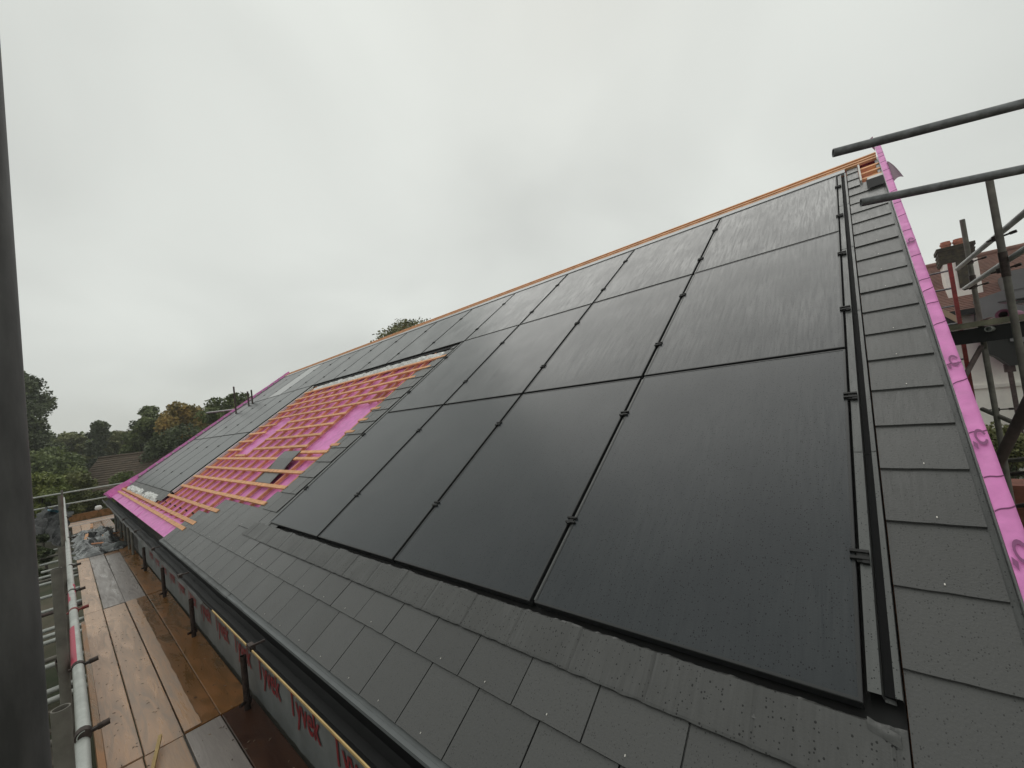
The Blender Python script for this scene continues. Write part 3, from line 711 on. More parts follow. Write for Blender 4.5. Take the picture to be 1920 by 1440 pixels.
# boards
def board(x0, x1, y0, y1, m, z=PZ):
    c = MB(); seg = 8; j0 = random.uniform(-0.02, 0.02); dz = random.uniform(-0.004, 0.004)
    L_ = x1 - x0
    def sec(i):
        t = i / seg; xx = x0 + L_ * t; s_ = 0.003 * math.sin(t * 3 + j0 * 90)
        return [(xx, y0 + 0.006 + s_, z + dz - 0.038), (xx, y1 - 0.006 + s_, z + dz - 0.038), (xx, y1 - 0.004 + s_, z + dz - 0.003), (xx, y1 - 0.008 + s_, z + dz + 0.0015 * math.sin(t * 5)), (xx, y0 + 0.008 + s_, z + dz), (xx, y0 + 0.004 + s_, z + dz - 0.003)]
    vs = [p for i in range(seg + 1) for p in sec(i)]; k = 6
    c.add(vs, [(i * k + j, i * k + (j + 1) % k, (i + 1) * k + (j + 1) % k, (i + 1) * k + j)[::-1] for i in range(seg) for j in range(k)] + [tuple(range(k)), tuple(reversed(range(seg * k, seg * k + k)))])
    return c.build('board', m, scf, origin=(x0, y0, z))
XS = [1.4, -0.02, -3.9, -8.02, -12.1, -16.2, -18.6]
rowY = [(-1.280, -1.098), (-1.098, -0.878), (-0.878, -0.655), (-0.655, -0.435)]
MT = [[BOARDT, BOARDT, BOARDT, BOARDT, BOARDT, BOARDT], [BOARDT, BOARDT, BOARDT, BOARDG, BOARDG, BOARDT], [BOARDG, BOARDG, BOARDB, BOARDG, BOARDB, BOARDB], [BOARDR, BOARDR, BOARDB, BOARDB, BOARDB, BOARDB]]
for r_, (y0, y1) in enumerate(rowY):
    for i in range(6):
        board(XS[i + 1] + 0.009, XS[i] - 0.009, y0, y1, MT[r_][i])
# the tan half of the third board is a separate lapped strip
c = MB(); c.grid(40, 2, lambda a, q: Vector((-8.0 + 4.08 * a, -0.872 + q * (0.10 + 0.010 * noise.noise(Vector((a * 22, 0, 0)))), PZ + 0.0065)), False)
c.build('wet_sheet_strip', BOARDT, scf)
for i in range(5):                                # return walkway at the far end
    x0 = -18.62 - 0.226 * i
    c = MB(); c.box((x0 - 0.11, -0.45, PZ - 0.02), (0.219, 1.9, 0.036)); c.build('board', BOARDT if i % 2 else BOARDG, scf, origin=(x0 - 0.11, -0.4, PZ))
c = MB(); c.box((-19.85, -0.4, PZ + 0.115), (0.036, 2.0, 0.225)); c.build('toe_board', BOARDB, scf, origin=(-19.85, -0.4, PZ + 0.1))
c = MB(); c.box((-4.9, -1.300, PZ + 0.095), (4.2, 0.034, 0.20)); c.build('toe_board', BOARDB, scf, origin=(-4.9, -1.325, PZ))
c = MB(); c.box((-1.3, -1.300, PZ + 0.095), (2.9, 0.034, 0.20)); c.build('toe_board', BOARDB, scf, origin=(-1.3, -1.325, PZ))
for z in (-0.19, -0.55): tb(scf, 'guardrail', (-19.3, -3.2, z - 0.0), (-19.3, 0.75, z), STEEL)
for y in (-2.9, 0.2): tb(scf, 'standard', (-19.35, y, GZ), (-19.35, y, 0.0), STEELO)
c = MB(); c.tube((-19.82, -0.22, PZ), (-19.82, -0.22, PZ + 0.35), 0.02, 10); c.build('toe_post', RUST, scf)

# things on the walkway
def crumple(name, cx_, cy_, lx, ly, h, m, seed, label, cat, z=PZ, sharp=1.0, ang=0.0, zfun=None):
    def fn(a, q):
        x = (a - 0.5) * lx; y = (q - 0.5) * ly
        e = min(1, min(a, 1 - a) * 5) * min(1, min(q, 1 - q) * 4)
        ns = 1.6 * abs(noise.noise(Vector((x * 1.3 * sharp + y, y * 2.8 * sharp, seed)))) + 0.35 * abs(noise.noise(Vector((x * 4.5 * sharp, y * 7 * sharp, seed))))
        hh = h * e ** 0.5 * (0.25 + 1.2 * ns)
        x += 0.10 * noise.noise(Vector((x * 3, y * 3, seed + 2))); y += 0.08 * noise.noise(Vector((x * 3, y * 3, seed + 5)))
        ca, sa = math.cos(ang), math.sin(ang)
        return Vector((cx_ + x * ca - y * sa, cy_ + x * sa + y * ca, z + 0.008 + hh))
    c = MB(); c.grid(90, 34, fn, False)
    return tag(c.build(name, m, origin=(cx_, cy_, z)), label, cat)
crumple('polythene_sheet', -14.5, -0.92, 4.2, 0.76, 0.18, PLASTIC, 2, 'heap of crumpled wet grey polythene spread over the far end of the plank walkway', 'plastic sheet')
crumple('polythene_sheet', -12.75, -0.86, 0.45, 0.80, 0.09, mat('polythene_front', (0.07, 0.08, 0.08), 0.15, col2=(0.17, 0.185, 0.18), vscale=5, spec=0.9), 9, 'rolled front edge of grey polythene lying across the walkway planks', 'plastic sheet', ang=0.25)
def offcut(p0, p1, w_, h_, label, m=TIMBER):
    c = MB(); c.beam(p0, p1, w_, h_); return tag(c.build('timber_offcut', m, origin=p0), label, 'timber offcut', 'timber offcuts on the plastic heap')
offcut((-13.3, -1.12, PZ + 0.20), (-14.2, -1.06, PZ + 0.24), 0.05, 0.03, 'short pale timber offcut on the polythene heap, nearest the handrail')
offcut((-15.3, -0.95, PZ + 0.23), (-16.0, -0.92, PZ + 0.24), 0.05, 0.03, 'short pale timber offcut at the back of the polythene heap')
offcut((-13.7, -0.80, PZ + 0.20), (-14.6, -0.42, PZ + 0.06), 0.07, 0.03, 'orange timber offcut sticking out of the heap towards the wall')
offcut((-13.1, -1.05, PZ + 0.16), (-12.9, -0.72, PZ + 0.13), 0.05, 0.02, 'thin red-brown timber offcut lying across the front of the heap', TIMBERD)
offcut((-3.55, -1.10, PZ + 0.02), (-3.95, -1.0, PZ + 0.05), 0.02, 0.02, 'thin yellow timber sliver on the nearest plank joint by the handrail', YELLOW)
def blob(c, ctr, rad, seed, nu=20, nv=12, amp=0.25):
    def fn(a, q):
        th_, ph = a * 2 * math.pi, (q - 0.5) * math.pi
        d = Vector((math.cos(ph) * math.cos(th_), math.cos(ph) * math.sin(th_), math.sin(ph)))
        s_ = 1 + amp * noise.noise(d * 2.2 + Vector((seed, 0, 0)))
        return Vector(ctr) + Vector((d.x * rad[0], d.y * rad[1], d.z * rad[2])) * s_
    c.grid(nu, nv, fn)
c = MB(); blob(c, (-19.85, -0.63, -0.90), (0.06, 0.09, 0.08), 3); tag(c.build('white_bag', mat('white_bag', (0.8, 0.79, 0.76), 0.6), origin=(-19.85, -0.63, -0.97)), 'small white bag resting on top of the brown toe board at the far end', 'bag')
def tarpfn(a, q):
    p = Vector((-16.2 - 2.3 * a, -2.05 + 0.15 * a + 0.65 * q, -0.95 + 0.45 * a - 0.5 * q * (1 - a)))
    return p + Vector((0, 0.12 * noise.noise(Vector((a * 6, q * 5, 1))), 0.16 * noise.noise(Vector((a * 5, q * 6, 7)))))
c = MB(); c.grid(30, 20, tarpfn, False)
tag(c.build('tarpaulin', mat('dark_tarpaulin', (0.005, 0.006, 0.007), 0.5, spec=0.3, col2=(0.03, 0.034, 0.034), vscale=3), origin=(-17, -1.9, -1.0)), 'dark wet tarpaulin slung outside the far standards', 'tarpaulin')
c = MB(); c.grid(8, 6, lambda a, q: Vector((-18.0 - 0.5 * a, -1.72 + 0.34 * q, -0.55 - 0.30 * a * q - 0.12 * q + 0.05 * math.sin(7 * a + 4 * q))), False)
tag(c.build('blue_sheet', mat('blue_sheet', (0.05, 0.17, 0.22), 0.35), origin=(-18, -1.6, -0.6)), 'small faded blue sheet beside the dark tarpaulin at the far left', 'plastic sheet')
c = MB()
rr = random.Random(3)
for i in range(420):
    x = rr.choice((rr.uniform(-8, -0.5), rr.uniform(-12, -3))); y = rr.uniform(-1.28, -0.46); s_ = rr.uniform(0.004, 0.016)
    a_ = rr.uniform(0, 3); p = Vector((x, y, PZ + 0.004))
    c.add([p + Vector((s_ * math.cos(a_), s_ * math.sin(a_), 0)), p + Vector((-s_ * 0.4 * math.sin(a_), s_ * 0.4 * math.cos(a_), 0.004)), p - Vector((s_ * math.cos(a_), s_ * math.sin(a_), 0.0))], [(0, 1, 2)])
tag(c.build('wood_chips', mat('pale_chips', (0.30, 0.22, 0.15), 0.7, col2=(0.05, 0.035, 0.03), vscale=9)), 'scattered small chips and dirt on the plank walkway', 'debris', kind='stuff')

# ground clutter below the walkway
c = MB()
rr = random.Random(5)
for i in range(260):
    x, y = rr.uniform(-14, -2), rr.uniform(-6, -1.6); s_ = rr.uniform(0.05, 0.22)
    a_ = rr.uniform(0, 3.1); dv_ = Vector((math.cos(a_), math.sin(a_), rr.uniform(-0.2, 0.3))) * s_ * 2
    c.beam(Vector((x, y, GZ + 0.1 + s_ * 0.4)) - dv_, Vector((x, y, GZ + 0.1 + s_ * 0.4)) + dv_, s_, s_ * 0.4)
tag(c.build('rubble', mat('pale_rubble', (0.17, 0.14, 0.11), 0.8, col2=(0.07, 0.06, 0.045), vscale=2)), 'pale rubble and scrap on the ground below the walkway', 'rubble', kind='stuff')

# ================================================================== GABLE SCAFFOLD (right)
gs = empty('gable_scaffold', (1.2, 4.5, GZ), 'dark scaffold of tubes and a board platform standing beyond the right pink verge', 'scaffold')
def ext(p0, p1, t): return Vector(p0) + (Vector(p1) - Vector(p0)) * t
a0 = at(1562, 287, 2.45); a1 = at(1920, 194, 2.12); tb(gs, 'guardrail', a0, ext(a0, a1, 2.6), STEELD, seg=24)
b0 = at(1614, 380, 2.55); b1 = at(1920, 317, 2.25); tb(gs, 'guardrail', b0, ext(b0, b1, 2.6), STEELD, seg=24)
e1 = ext(b0, b1, 2.5); tb(gs, 'standard', (e1.x, e1.y + 0.06, GZ), (e1.x, e1.y + 0.06, 3.2), STEELD)
s1 = at(1855, 338, 3.5); tb(gs, 'standard', (s1.x, s1.y, GZ), s1, STEEL if False else STEELO)
c = MB(); q0 = at(1881, 474, 3.5); q1 = at(1889, 520, 3.5); c.tube((s1.x, s1.y, q1.z), (s1.x, s1.y, q0.z), 0.0275, 14, hollow=False); c.build('sleeve', FIT, gs)
s2 = at(1804, 412, 5.0); tb(gs, 'standard', (s2.x, s2.y, GZ), s2, STEELO)
c = MB(); q0 = at(1825, 517, 5.0); q1 = at(1829, 540, 5.0); c.tube((s2.x, s2.y, q1.z), (s2.x, s2.y, q0.z), 0.030, 14, hollow=False); c.build('sleeve', FIT, gs)
d0 = at(1795, 504, 5.2); d1 = at(1920, 400, 3.2); tb(gs, 'guardrail', d0, ext(d0, d1, 1.3), STEEL)
d2 = at(1809, 541, 5.1); d3 = at(1920, 468, 3.2); tb(gs, 'guardrail', d2, ext(d2, d3, 1.3), STEEL)
for p_, dd in (((1868, 447), 3.55), ((1819, 492), 4.9), ((1877, 507), 3.55), ((1823, 539), 4.9)):
    cc = at(*p_, dd); coupler(gs, cc, (0, 0, 1), (0.9, -0.45, 0.12), FIT, 0.10 if dd < 4 else 0.12)
# platform
pa = at(1766, 621, 5.0); pb = at(1925, 589, 4.45)
dr = (pb - pa); dr.z = 0; dr.normalize(); bk = Vector((-dr.y, dr.x, 0))
pa = pa - dr * 0.8; pb = pb + dr * 1.2; pb.z = pa.z = (pa.z + pb.z) / 2
c = MB(); c.beam(pa, pb, 0.03, 0.060); c.build('board_edge', mat('olive_board_edge', (0.20, 0.19, 0.13), 0.6, var=0.35, vscale=8), gs)
for i in range(4):
    o_ = bk * (0.13 + 0.226 * i); c = MB(); c.beam(pa + o_, pb + o_, 0.22, 0.038); c.build('board', BOARDG if i % 2 else BOARDT, gs)
c = MB(); c.beam(pa + bk * 0.1 - Vector((0, 0, 0.13)), pb + bk * 0.1 - Vector((0, 0, 0.13)), 0.10, 0.17); c.build('underside_shade_block', BLACK, gs)  # black block standing in for the shadow under the boards
c = MB(); c.tube(at(1853, 617, 4.6), at(1853, 617, 4.6) + bk * 0.4, 0.03, 10); c.build('tube_end', STEEL, gs)
def seg_tube(p0, d0_, p1, d1_, m, r=0.0242, nm='standard'): tb(gs, nm, at(*p0, d0_), at(*p1, d1_), m, r)
t_ = at(1846, 655, 4.7); tb(gs, 'standard', (t_.x, t_.y, GZ), t_, STEELO)
t_ = at(1911, 640, 4.3); tb(gs, 'standard', (t_.x, t_.y, GZ), t_, STEELO)
seg_tube((1840, 650), 4.8, (1800, 722), 4.6, RUST, nm='brace')
seg_tube((1842, 767), 4.9, (1925, 803), 4.3, STEELO, nm='brace')
seg_tube((1932, 745), 2.6, (1862, 888), 2.9, RUST, 0.03, 'brace')
coupler(gs, at(1868, 768, 4.8), (0, 0, 1), (0.9, -0.45, 0.05), FIT, 0.12)
seg_tube((1880, 865), 5.0, (1930, 860), 4.6, STEELO, nm='ledger')
seg_tube((1885, 890), 5.0, (1930, 886), 4.6, RUST, nm='ledger')
seg_tube((1898, 950), 5.0, (1930, 946), 4.6, RUST, nm='ledger')

# rolls and sheets on the platform
def roll(px, py, d, r, label, turns=1.2, m=PINKD):
    ctr = at(px, py, d); c = MB(); ax = bk
    pts = []
    nseg = 40
    for i in range(nseg + 1):
        t = i / nseg; rad = r * (0.55 + 0.45 * t); an = -2 * math.pi * turns * (1 - t) + 0.3
        pts.append(ctr + dr * math.cos(an) * rad + Vector((0, 0, 1)) * math.sin(an) * rad)
    vs = [p for p in pts] + [p + ax * 0.9 for p in pts]; n_ = len(pts)
    vs += [ctr + (p - ctr) * 0.8 for p in pts] + [ctr + (p - ctr) * 0.8 + ax * 0.9 for p in pts]
    fs = [(i, i + 1, n_ + i + 1, n_ + i) for i in range(n_ - 1)] + [(2 * n_ + i + 1, 2 * n_ + i, 3 * n_ + i, 3 * n_ + i + 1) for i in range(n_ - 1)] + [(i, 2 * n_ + i, 2 * n_ + i + 1, i + 1) for i in range(n_ - 1)]
    c.add(vs, fs); return tag(c.build('membrane_roll', m, origin=ctr), label, 'membrane roll', 'membrane rolls on the gable platform')
roll(1882, 590, 4.7, 0.075, 'larger plum membrane roll with an open dark core on the gable platform', 2.2)
roll(1836, 606, 5.0, 0.05, 'smaller flattened plum membrane roll left of the larger one')
c = MB(); c.grid(8, 4, lambda a, q: at(1796 + 60 * a, 608 - 9 * a + 3 * math.sin(3 * a), 4.95 - 0.15 * a) + bk * 0.3 * q + Vector((0, 0, 0.03 * a)), True)
tag(c.build('membrane_sheet', mat('pale_pink_sheet', (0.62, 0.5, 0.55), 0.5), origin=at(1820, 606, 5.0)), 'pale pink membrane sheet trailing left from the rolls', 'membrane sheet')
c = MB(); m0 = at(1877, 568, 4.7); c.beam(m0, m0 + dr * 1.2, 0.4, 0.012); c.beam(m0 - Vector((0, 0, 0.035)) + dr * 0.12, m0 - Vector((0, 0, 0.04)) + dr * 1.2, 0.4, 0.03)
tag(c.build('metal_sheet', METAL, origin=m0), 'thin grey metal sheets stacked at the right end of the gable platform', 'metal sheet')

# ladder
lad = empty('ladder', at(1800, 760, 5.9), 'narrow ladder with a red stile standing behind the right pink verge', 'ladder')
l0 = at(1780, 494, 5.9); lb = Vector((l0.x, l0.y, GZ))
sdv = Vector((-0.42, 0.05, 0))
for k, m in ((0, REDP), (1, STEELD)):
    c = MB(); c.beam(lb + sdv * k, l0 + sdv * k, 0.045, 0.06, up=Vector((0, 1, 0))); c.build('stile', m, lad, origin=l0 + sdv * k)
z = l0.z - 0.10
while z > GZ + 0.2:
    c = MB(); c.tube(Vector((l0.x, l0.y, z)), Vector((l0.x, l0.y, z)) + sdv, 0.013, 8, hollow=False); c.build('rung', STEELD, lad, origin=(l0.x, l0.y, z)); z -= 0.255

# ================================================================== NEIGHBOUR'S HOUSE
nh = empty('neighbour_house', (4, 19, GZ), 'white rendered house with brown tiled roof and chimney behind the gable scaffold', 'house')
c = MB(); c.box((3.4, 20.2, -1.0), (9.2, 6.2, 6.0)); c.build('wall', RENDER, nh, origin=(3.4, 20.2, -1))
c = MB(); p_ = atp(1860, 724, 1, 17.0); c.box((-1.2 + (3.06 + 1.2) / 2, 17.07, p_.z), (3.06 + 1.2, 0.10, 0.10)); c.build('string_course', RENDER, nh)
# stepped tile courses
c = MB(); ncs = 34; y0, z0, y1, z1 = 16.75, 1.95, 20.0, 3.86
for i in range(ncs):
    ya, za = y0 + (y1 - y0) * i / ncs, z0 + (z1 - z0) * i / ncs; yb, zb = y0 + (y1 - y0) * (i + 1) / ncs, z0 + (z1 - z0) * (i + 1) / ncs
    c.add([(-1.6, ya, za + 0.03), (8.4, ya, za + 0.03), (8.4, yb, zb + 0.0), (-1.6, yb, zb + 0.0), (-1.6, ya, za), (8.4, ya, za)], [(0, 1, 2, 3), (4, 5, 1, 0)])
tag(c.build('roof_tiles', TILE, nh, origin=(3, 17, 2)), kind='stuff')
c = MB(); c.add([(-1.6, 20, 3.86), (8.4, 20, 3.86), (8.4, 23.6, 1.9), (-1.6, 23.6, 1.9)], [(0, 1, 2, 3)]); c.build('rear_roof', TILE, nh)
c = MB(); c.tube((-1.6, 20, 3.90), (8.4, 20, 3.90), 0.09, 10, hollow=False); c.build('ridge_tiles', TILE, nh)
c = MB(); c.box((3.4, 16.72, 1.88), (10.0, 0.10, 0.16)); c.build('fascia', BLACK, nh)
# small gable with a pale bargeboard at the left
gq = [atp(px, py, 1, 16.2) for px, py in ((1740, 572), (1801, 604), (1740, 640))]
c = MB(); bk3 = Vector((0, 0.8, 0)); c.add(gq + [p + bk3 for p in gq], [(0, 1, 2), (3, 5, 4), (0, 3, 4, 1), (1, 4, 5, 2), (2, 5, 3, 0)]); c.build('gable_end', BLACK, nh)
c = MB(); c.beam(gq[0] + Vector((0, -0.03, 0.02)), gq[1] + Vector((0, -0.03, 0.02)), 0.05, 0.14); c.build('bargeboard', mat('pale_oak_board', (0.34, 0.26, 0.17), 0.7), nh)
# dark oversailing eave seen under the platform
e = [at(px, py, 11.4) for px, py in ((1846, 640), (1928, 628), (1928, 668), (1912, 684), (1895, 686), (1872, 670), (1850, 662))]
c = MB(); back = Vector((0, 0.7, 0)); k = len(e)
c.add(e + [p + back for p in e], [tuple(range(k)), tuple(reversed(range(k, 2 * k)))] + [(i, k + i, k + (i + 1) % k, (i + 1) % k) for i in range(k)]); c.build('dark_eave_soffit', BLACK, nh)
dp = at(1893, 690, 11.7)
c = MB(); c.box((dp.x, dp.y, dp.z), (0.20, 0.16, 0.22)); c.tube((dp.x, dp.y, dp.z), (dp.x, dp.y, GZ), 0.055, 10); c.build('downpipe', RUST, nh)
# grey dormer cheeks: lower one left, taller one right
for pts_, dy in ((((1830, 562), (1893, 540), (1893, 640), (1836, 640)), 16.5), (((1893, 508), (1940, 499), (1940, 640), (1894, 640)), 16.3)):
    cz = [atp(px, py, 1, dy) for px, py in pts_]; bk2 = Vector((0, 1.6, 0))
    c = MB(); c.add(cz + [p + bk2 for p in cz], [(3, 2, 1, 0), (4, 5, 6, 7), (0, 1, 5, 4), (1, 2, 6, 5), (2, 3, 7, 6), (3, 0, 4, 7)]); c.build('grey_dormer', FELT, nh)
c = MB(); s0 = atp(1893, 545, 1, 16.29); s1_ = atp(1935, 537, 1, 16.29); c.beam(s0, s1_, 0.02, 0.02); c.build('dormer_seam', METAL, nh)
# chimney: white base with a sooty brick centre, brick stack, two pots
cx0, cx1 = 1.92, 2.74
chy = 17.55
def cbx(px0, py0, px1, py1, y, dep, m, name):
    p = atp(px0, py0, 1, y); q = atp(px1, py1, 1, y)
    c = MB(); c.box(((p.x + q.x) / 2, y + dep / 2, (p.z + q.z) / 2), (abs(q.x - p.x), dep, abs(q.z - p.z))); c.build(name, m, nh); return p, q
cb0 = atp(1778, 560, 1, chy); cb1 = atp(1843, 545, 1, chy); ct0 = atp(1768, 497, 1, chy)
bw0 = ct0.x; bw1 = atp(1832, 480, 1, chy).x
zt = ct0.z; zb = cb0.z
c = MB(); c.box(((bw0 + bw1) / 2, chy + 0.45, (zt + zb) / 2 - 0.1), (bw1 - bw0, 0.9, zt - zb + 0.2)); c.build('chimney_base', RENDER, nh)
sx0 = atp(1795, 500, 1, chy).x; sx1 = atp(1812, 500, 1, chy).x
c = MB(); c.box(((sx0 + sx1) / 2, chy - 0.02, (zt + zb) / 2 + 0.13), (sx1 - sx0 + 0.05, 0.06, zt - zb - 0.25)); c.build('brick_strip', BRICK, nh)
tz = atp(1775, 463, 1, chy).z; tx0 = atp(1756, 475, 1, chy).x; tx1 = atp(1829, 455, 1, chy).x
c = MB(); nb = 9
for i in range(nb):
    za = zt + (tz - zt) * i / nb; zb_ = zt + (tz - zt) * (i + 1) / nb; ex = 0.03 if i >= nb - 2 else (0.012 if i % 2 else 0)
    c.box(((tx0 + tx1) / 2, chy + 0.45, (za + zb_) / 2), (tx1 - tx0 + ex * 2 - 0.06, 0.9 + ex * 2, zb_ - za - 0.012))
c.box(((tx0 + tx1) / 2, chy + 0.45, (zt + tz) / 2), (tx1 - tx0 - 0.09, 0.86, tz - zt)); c.build('chimney_stack', BRICK, nh)
for px in (1772, 1797):
    pc = atp(px, 455, 1, chy + 0.4); c = MB(); c.tube((pc.x, pc.y, tz), (pc.x, pc.y, tz + 0.13), 0.115, 14, hollow=False); c.tube((pc.x, pc.y, tz + 0.11), (pc.x, pc.y, tz + 0.17), 0.135, 14); c.build('chimney_pot', POT, nh)

# ================================================================== TREES
def leaves(mb, ctr, rad, n, size, rnd, shell=0.55, droop_=0.0):
    for _ in range(n):
        d = Vector((rnd.gauss(0, 1), rnd.gauss(0, 1), rnd.gauss(0, 1))).normalized()
        rr_ = (shell + (1 - shell) * rnd.random()) if rnd.random() < 0.75 else rnd.random()
        s_ = 1 + 0.28 * noise.noise(d * 2.6 + Vector(ctr) * 0.37)
        p = Vector(ctr) + Vector((d.x * rad[0], d.y * rad[1], d.z * rad[2])) * rr_ * s_
        a = Vector((rnd.gauss(0, 1), rnd.gauss(0, 1), rnd.gauss(0, 1) * 0.6)).normalized(); b_ = a.orthogonal().normalized()
        b_ = (b_ * math.cos(rnd.random() * 6) + a.cross(b_) * math.sin(rnd.random() * 6))
        s1 = size * rnd.uniform(0.6, 1.3); s2 = s1 * rnd.uniform(0.45, 0.8)
        mb.add([p - a * s1, p - b_ * s2, p + a * s1, p + b_ * s2], [(0, 1, 2, 3)])
def tree(name, base, top, clumps, lm, size, n, label, cat='tree', seed=1, limbs=5, tr=0.18, group=None):
    rnd = random.Random(seed); base = Vector(base)
    root = empty(name, base, label, cat, group)
    t = MB(); tp = Vector(top)
    pts = [base + (tp - base) * q + Vector((rnd.uniform(-.15, .15), rnd.uniform(-.15, .15), 0)) * (q > 0) for q in (0, 0.35, 0.65, 0.95)]
    for i in range(3): t.tube(pts[i], pts[i + 1], tr * (1 - i * 0.3), 8, tr * (0.7 - i * 0.3) if i < 2 else 0.02, hollow=False)
    for k in range(min(limbs, len(clumps))):
        cp = Vector(clumps[k][0]); s_ = pts[1] + (pts[2] - pts[1]) * rnd.random()
        t.tube(s_, cp, tr * 0.35, 6, tr * 0.1, hollow=False)
    t.build('trunk', BARK, root, origin=base)
    cr_ = MB(); tot = sum(r_[0] * r_[2] for _, r_ in clumps)
    for cc, r_ in clumps: leaves(cr_, cc, r_, int(n * r_[0] * r_[2] / tot), size, rnd)
    cr_.build('crown', lm, root, origin=base)
    return root
def autoclumps(px0, px1, py0, py1, d, k, seed, rmin=0.08, rmax=0.19, deep=1.0, shape=None):
    """crown as k clumps filling the measured extent at distance d"""
    rnd = random.Random(seed); out_ = []
    for _ in range(k):
        a, b_ = rnd.random(), rnd.random()
        if shape == 'cone': a = 0.5 + (a - 0.5) * (0.15 + 0.85 * b_)
        if shape == 'dome': a = 0.12 + 0.76 * a; b_ = max(b_, (abs(a - 0.5) * 2) ** 2.2 * 0.85)
        p = at(px0 + (px1 - px0) * a, py0 + (py1 - py0) * b_, d * (1 + rnd.uniform(-0.06, 0.06)))
        wdt = (px1 - px0) * d / FP; r_ = wdt * rnd.uniform(rmin, rmax)
        out_.append((p, (r_, r_ * deep, r_ * rnd.uniform(0.6, 0.9))))
    return out_
TR = [
    # name, px0, px1, py_top, py_bot, depth, clumps, mat, leaf, n, label, shape
    ('tall_tree', -60, 92, 700, 850, 34, 60, L_DARK, 0.12, 30000, 'tall dark broad-leaved tree at the far left against the sky', 'dome'),
    ('woodland_tree', 25, 125, 812, 905, 46, 44, L_MID, 0.14, 15000, 'green woodland tree just below the tall dark tree', 'dome'),
    ('woodland_tree', 95, 180, 818, 905, 48, 40, L_OLIVE, 0.14, 15000, 'rounded green tree left of the spiky conifer top', 'dome'),
    ('conifer_tree', 150, 220, 790, 905, 45, 44, L_DARK, 0.13, 12000, 'dark conifer with a spiky top in the middle of the wood', 'cone'),
    ('woodland_tree', 190, 275, 808, 900, 47, 40, L_OLIVE, 0.14, 15000, 'dull olive tree right of the spiky conifer', 'dome'),
    ('rounded_tree', 232, 318, 766, 890, 38, 50, L_MID, 0.12, 20000, 'rounded green tree standing above the brown-tiled bungalow roof', 'dome'),
    ('autumn_tree', 292, 404, 756, 890, 36, 60, L_AUT, 0.12, 26000, 'tree turning orange and yellow behind the far pink verge', 'dome'),
    ('dark_tree', 262, 414, 806, 935, 30, 54, L_DARK, 0.11, 24000, 'dark dense tree low behind the left pink verge, under the orange one', 'dome'),
    ('bushy_tree', 366, 500, 740, 880, 33, 60, L_MID, 0.12, 26000, 'bushy green tree against the sky just left of the roof verge', 'dome'),
    ('hedge_shrub', 20, 140, 890, 985, 17, 44, L_YEL, 0.065, 20000, 'yellow-green shrub behind the near guardrail at the left', 'dome'),
    ('hedge_shrub', 100, 200, 898, 985, 18, 40, L_OLIVE, 0.065, 18000, 'olive shrub behind the guardrail, below the brown roof', 'dome'),
    ('hedge_shrub', 170, 280, 896, 985, 20, 40, L_MID, 0.07, 18000, 'dark green shrub beside the lower corner of the pink membrane', 'dome'),
    ('broad_tree', 0, 165, 855, 950, 28, 54, L_MID, 0.11, 24000, 'wide dark green tree left of the brown-tiled bungalow', 'dome'),
    ('ridge_tree', 694, 858, 613, 700, 24, 110, L_OLIVE, 0.075, 22000, 'feathery tree top showing over the ridge timbers', 'dome'),
    ('garden_shrub', 1800, 1940, 805, 870, 9.5, 40, L_OLIVE, 0.04, 12000, 'straggly shrub at the foot of the white wall beyond the verge', 'dome'),
]
for i, (nm, x0, x1, y0, y1, d, k, lm, lf, n, lab, shp) in enumerate(TR):
    cl = autoclumps(x0, x1, y0, y1, d, k, 40 + i, shape=shp)
    cx_ = sum((c[0] for c in cl), Vector()) / len(cl)
    topz = max(c[0].z for c in cl)
    tree(nm, (cx_.x, cx_.y, GZ - 0.3), (cx_.x, cx_.y, topz), cl, lm, lf, n, lab, 'shrub' if 'shrub' in nm else 'tree', 90 + i, 6, 0.22 if 'tree' in nm else 0.05)
# hedge mass filling below (continuous wood reads as one mass)
def mass(name, xs, d, ytop, ybot, lm, size, n, seed, label):
    rnd = random.Random(seed); mb = MB()
    for i in range(26):
        px = xs[0] + (xs[1] - xs[0]) * (i + rnd.random()) / 26; py = rnd.uniform(ytop, ybot)
        r_ = (xs[1] - xs[0]) * d / FP * 0.065
        leaves(mb, at(px, py, d * rnd.uniform(0.93, 1.08)), (r_, r_ * 1.3, r_ * 0.8), n // 26, size, rnd)
    p = at(sum(xs) / 2, ybot, d)
    return tag(mb.build(name, lm, origin=(p.x, p.y, GZ)), label, 'woodland', kind='stuff')
mass('woodland', (20, 470), 58, 822, 880, L_MID, 0.2, 26000, 1, 'far belt of mixed green woodland below the skyline')
mass('tree_belt', (262, 490), 42, 788, 850, L_DARK, 0.15, 18000, 7, 'dark green belt of trees filling the gaps below the autumn-coloured crown')
mass('undergrowth', (-20, 290), 24, 930, 1010, L_DARK, 0.13, 16000, 2, 'dark undergrowth beyond the far guardrail')
mass('garden_scrub', (10, 95), 9.0, 1000, 1090, L_DARK, 0.07, 9000, 3, 'dark garden scrub outside the scaffold standards')
mass('rear_scrub', (1780, 1990), 11, 830, 930, L_DARK, 0.07, 8000, 4, 'dark scrub at the foot of the neighbouring white house')
c = MB()
for i in range(5):
    p = at(1905 + 12 * i, 925 + 35 * i, 6.5); c.box(tuple(p), (1.6, 0.5, 0.35 + 0.08 * i))
tag(c.build('brick_stack', mat('red_brick_blur', (0.16, 0.05, 0.03), 0.8, var=0.3, vscale=4), origin=at(1910, 980, 6.5)), 'red-brown brick stack low beyond the right pink verge', 'brick stack')

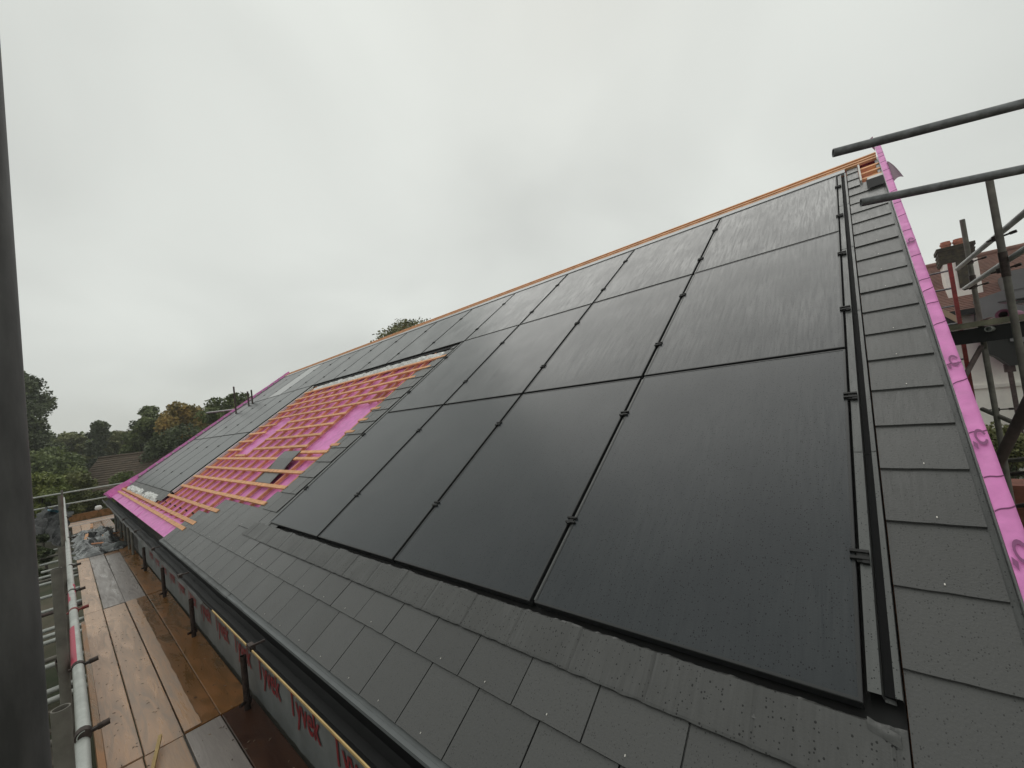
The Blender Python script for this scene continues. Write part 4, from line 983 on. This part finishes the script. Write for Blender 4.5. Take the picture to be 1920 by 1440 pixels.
# bungalow roof in the trees
bh = empty('bungalow', (-33, 0.5, GZ), 'low bungalow with a mossy brown hipped tile roof among the hedges', 'bungalow')
rl = at(185, 856, 30); rrt = at(320, 847, 30); el = at(120, 905, 27); er = at(330, 910, 27)
zr = (rl.z + rrt.z) / 2; ze = min(el.z, er.z)
c = MB(); nc = 16
for i in range(nc):
    t0, t1 = i / nc, (i + 1) / nc
    A = el.lerp(rl, t0); B = er.lerp(rrt, t0); Cc = er.lerp(rrt, t1); Dd = el.lerp(rl, t1)
    for p, t in ((A, t0), (B, t0), (Cc, t1), (Dd, t1)): p.z = ze + (zr - ze) * t
    up = Vector((0, 0, 0.05)); c.add([A + up, B + up, Cc, Dd, A, B], [(0, 1, 2, 3), (4, 5, 1, 0)])
tag(c.build('roof_tiles', TILEB, bh), kind='stuff')
rdv = (rrt - rl).normalized(); pv = Vector((-rdv.y, rdv.x, 0)); pv = pv if pv.x < 0 else -pv
c = MB(); c.add([Vector((rl.x, rl.y, zr)), Vector((rrt.x, rrt.y, zr)), Vector((rrt.x, rrt.y, ze)) + pv * 4, Vector((rl.x, rl.y, ze)) + pv * 4, Vector((el.x, el.y, ze)), Vector((er.x, er.y, ze))], [(0, 1, 2, 3), (0, 3, 4), (1, 5, 2)]); c.build('rear_roof', TILEB, bh)
c = MB(); c.tube((rl.x, rl.y, zr + 0.03), (rrt.x, rrt.y, zr + 0.03), 0.09, 8, hollow=False); c.build('ridge_tiles', TILEB, bh)
c = MB(); w0 = Vector((el.x, el.y, 0)); w1 = Vector((er.x, er.y, 0)); w2 = w1 + pv * 6; w3 = w0 + pv * 6
c.add([(*p.xy, GZ) for p in (w0, w1, w2, w3)] + [(*p.xy, ze - 0.05) for p in (w0, w1, w2, w3)], [(0, 1, 5, 4), (1, 2, 6, 5), (2, 3, 7, 6), (3, 0, 4, 7)]); c.build('wall', mat('brown_brick_wall', (0.12, 0.08, 0.06), 0.9), bh)

# far scaffold poles poking up behind the left verge
fs_ = empty('rear_scaffold', (-17.6, 2.5, GZ), 'rear scaffold poles and a tube end poking out behind the far pink verge', 'scaffold')
for (px, py) in ((438, 725), (464, 734), (471, 731)):
    p = at(px, py, 13.3); tb(fs_, 'standard', (p.x, p.y, GZ), p, RUST)
p0 = at(386, 774, 13.2); p1 = at(436, 768, 14.5); tb(fs_, 'ledger', p0, ext(p0, p1, 1.6), STEEL)
for px, py in ((227, 787), (222, 795)):
    pass

# ================================================================== HAZE
c = MB(); c.box((0, 0, 4.5), (640, 640, 19.5))
hz = c.build('haze', BLACK); hz.data.materials.clear()
hm = bpy.data.materials.new('rain_haze'); hm.use_nodes = True
ht = hm.node_tree; ht.nodes.clear()
ho = N(ht, 'ShaderNodeOutputMaterial'); pv_ = N(ht, 'ShaderNodeVolumePrincipled')
pv_.inputs['Color'].default_value = (0.99, 1.0, 0.99, 1); pv_.inputs['Density'].default_value = 0.0012
ht.links.new(pv_.outputs[0], ho.inputs['Volume']); hz.data.materials.append(hm)
tag(hz, kind='stuff'); tag(hz, 'thin grey rain haze hanging over the whole scene', 'haze')
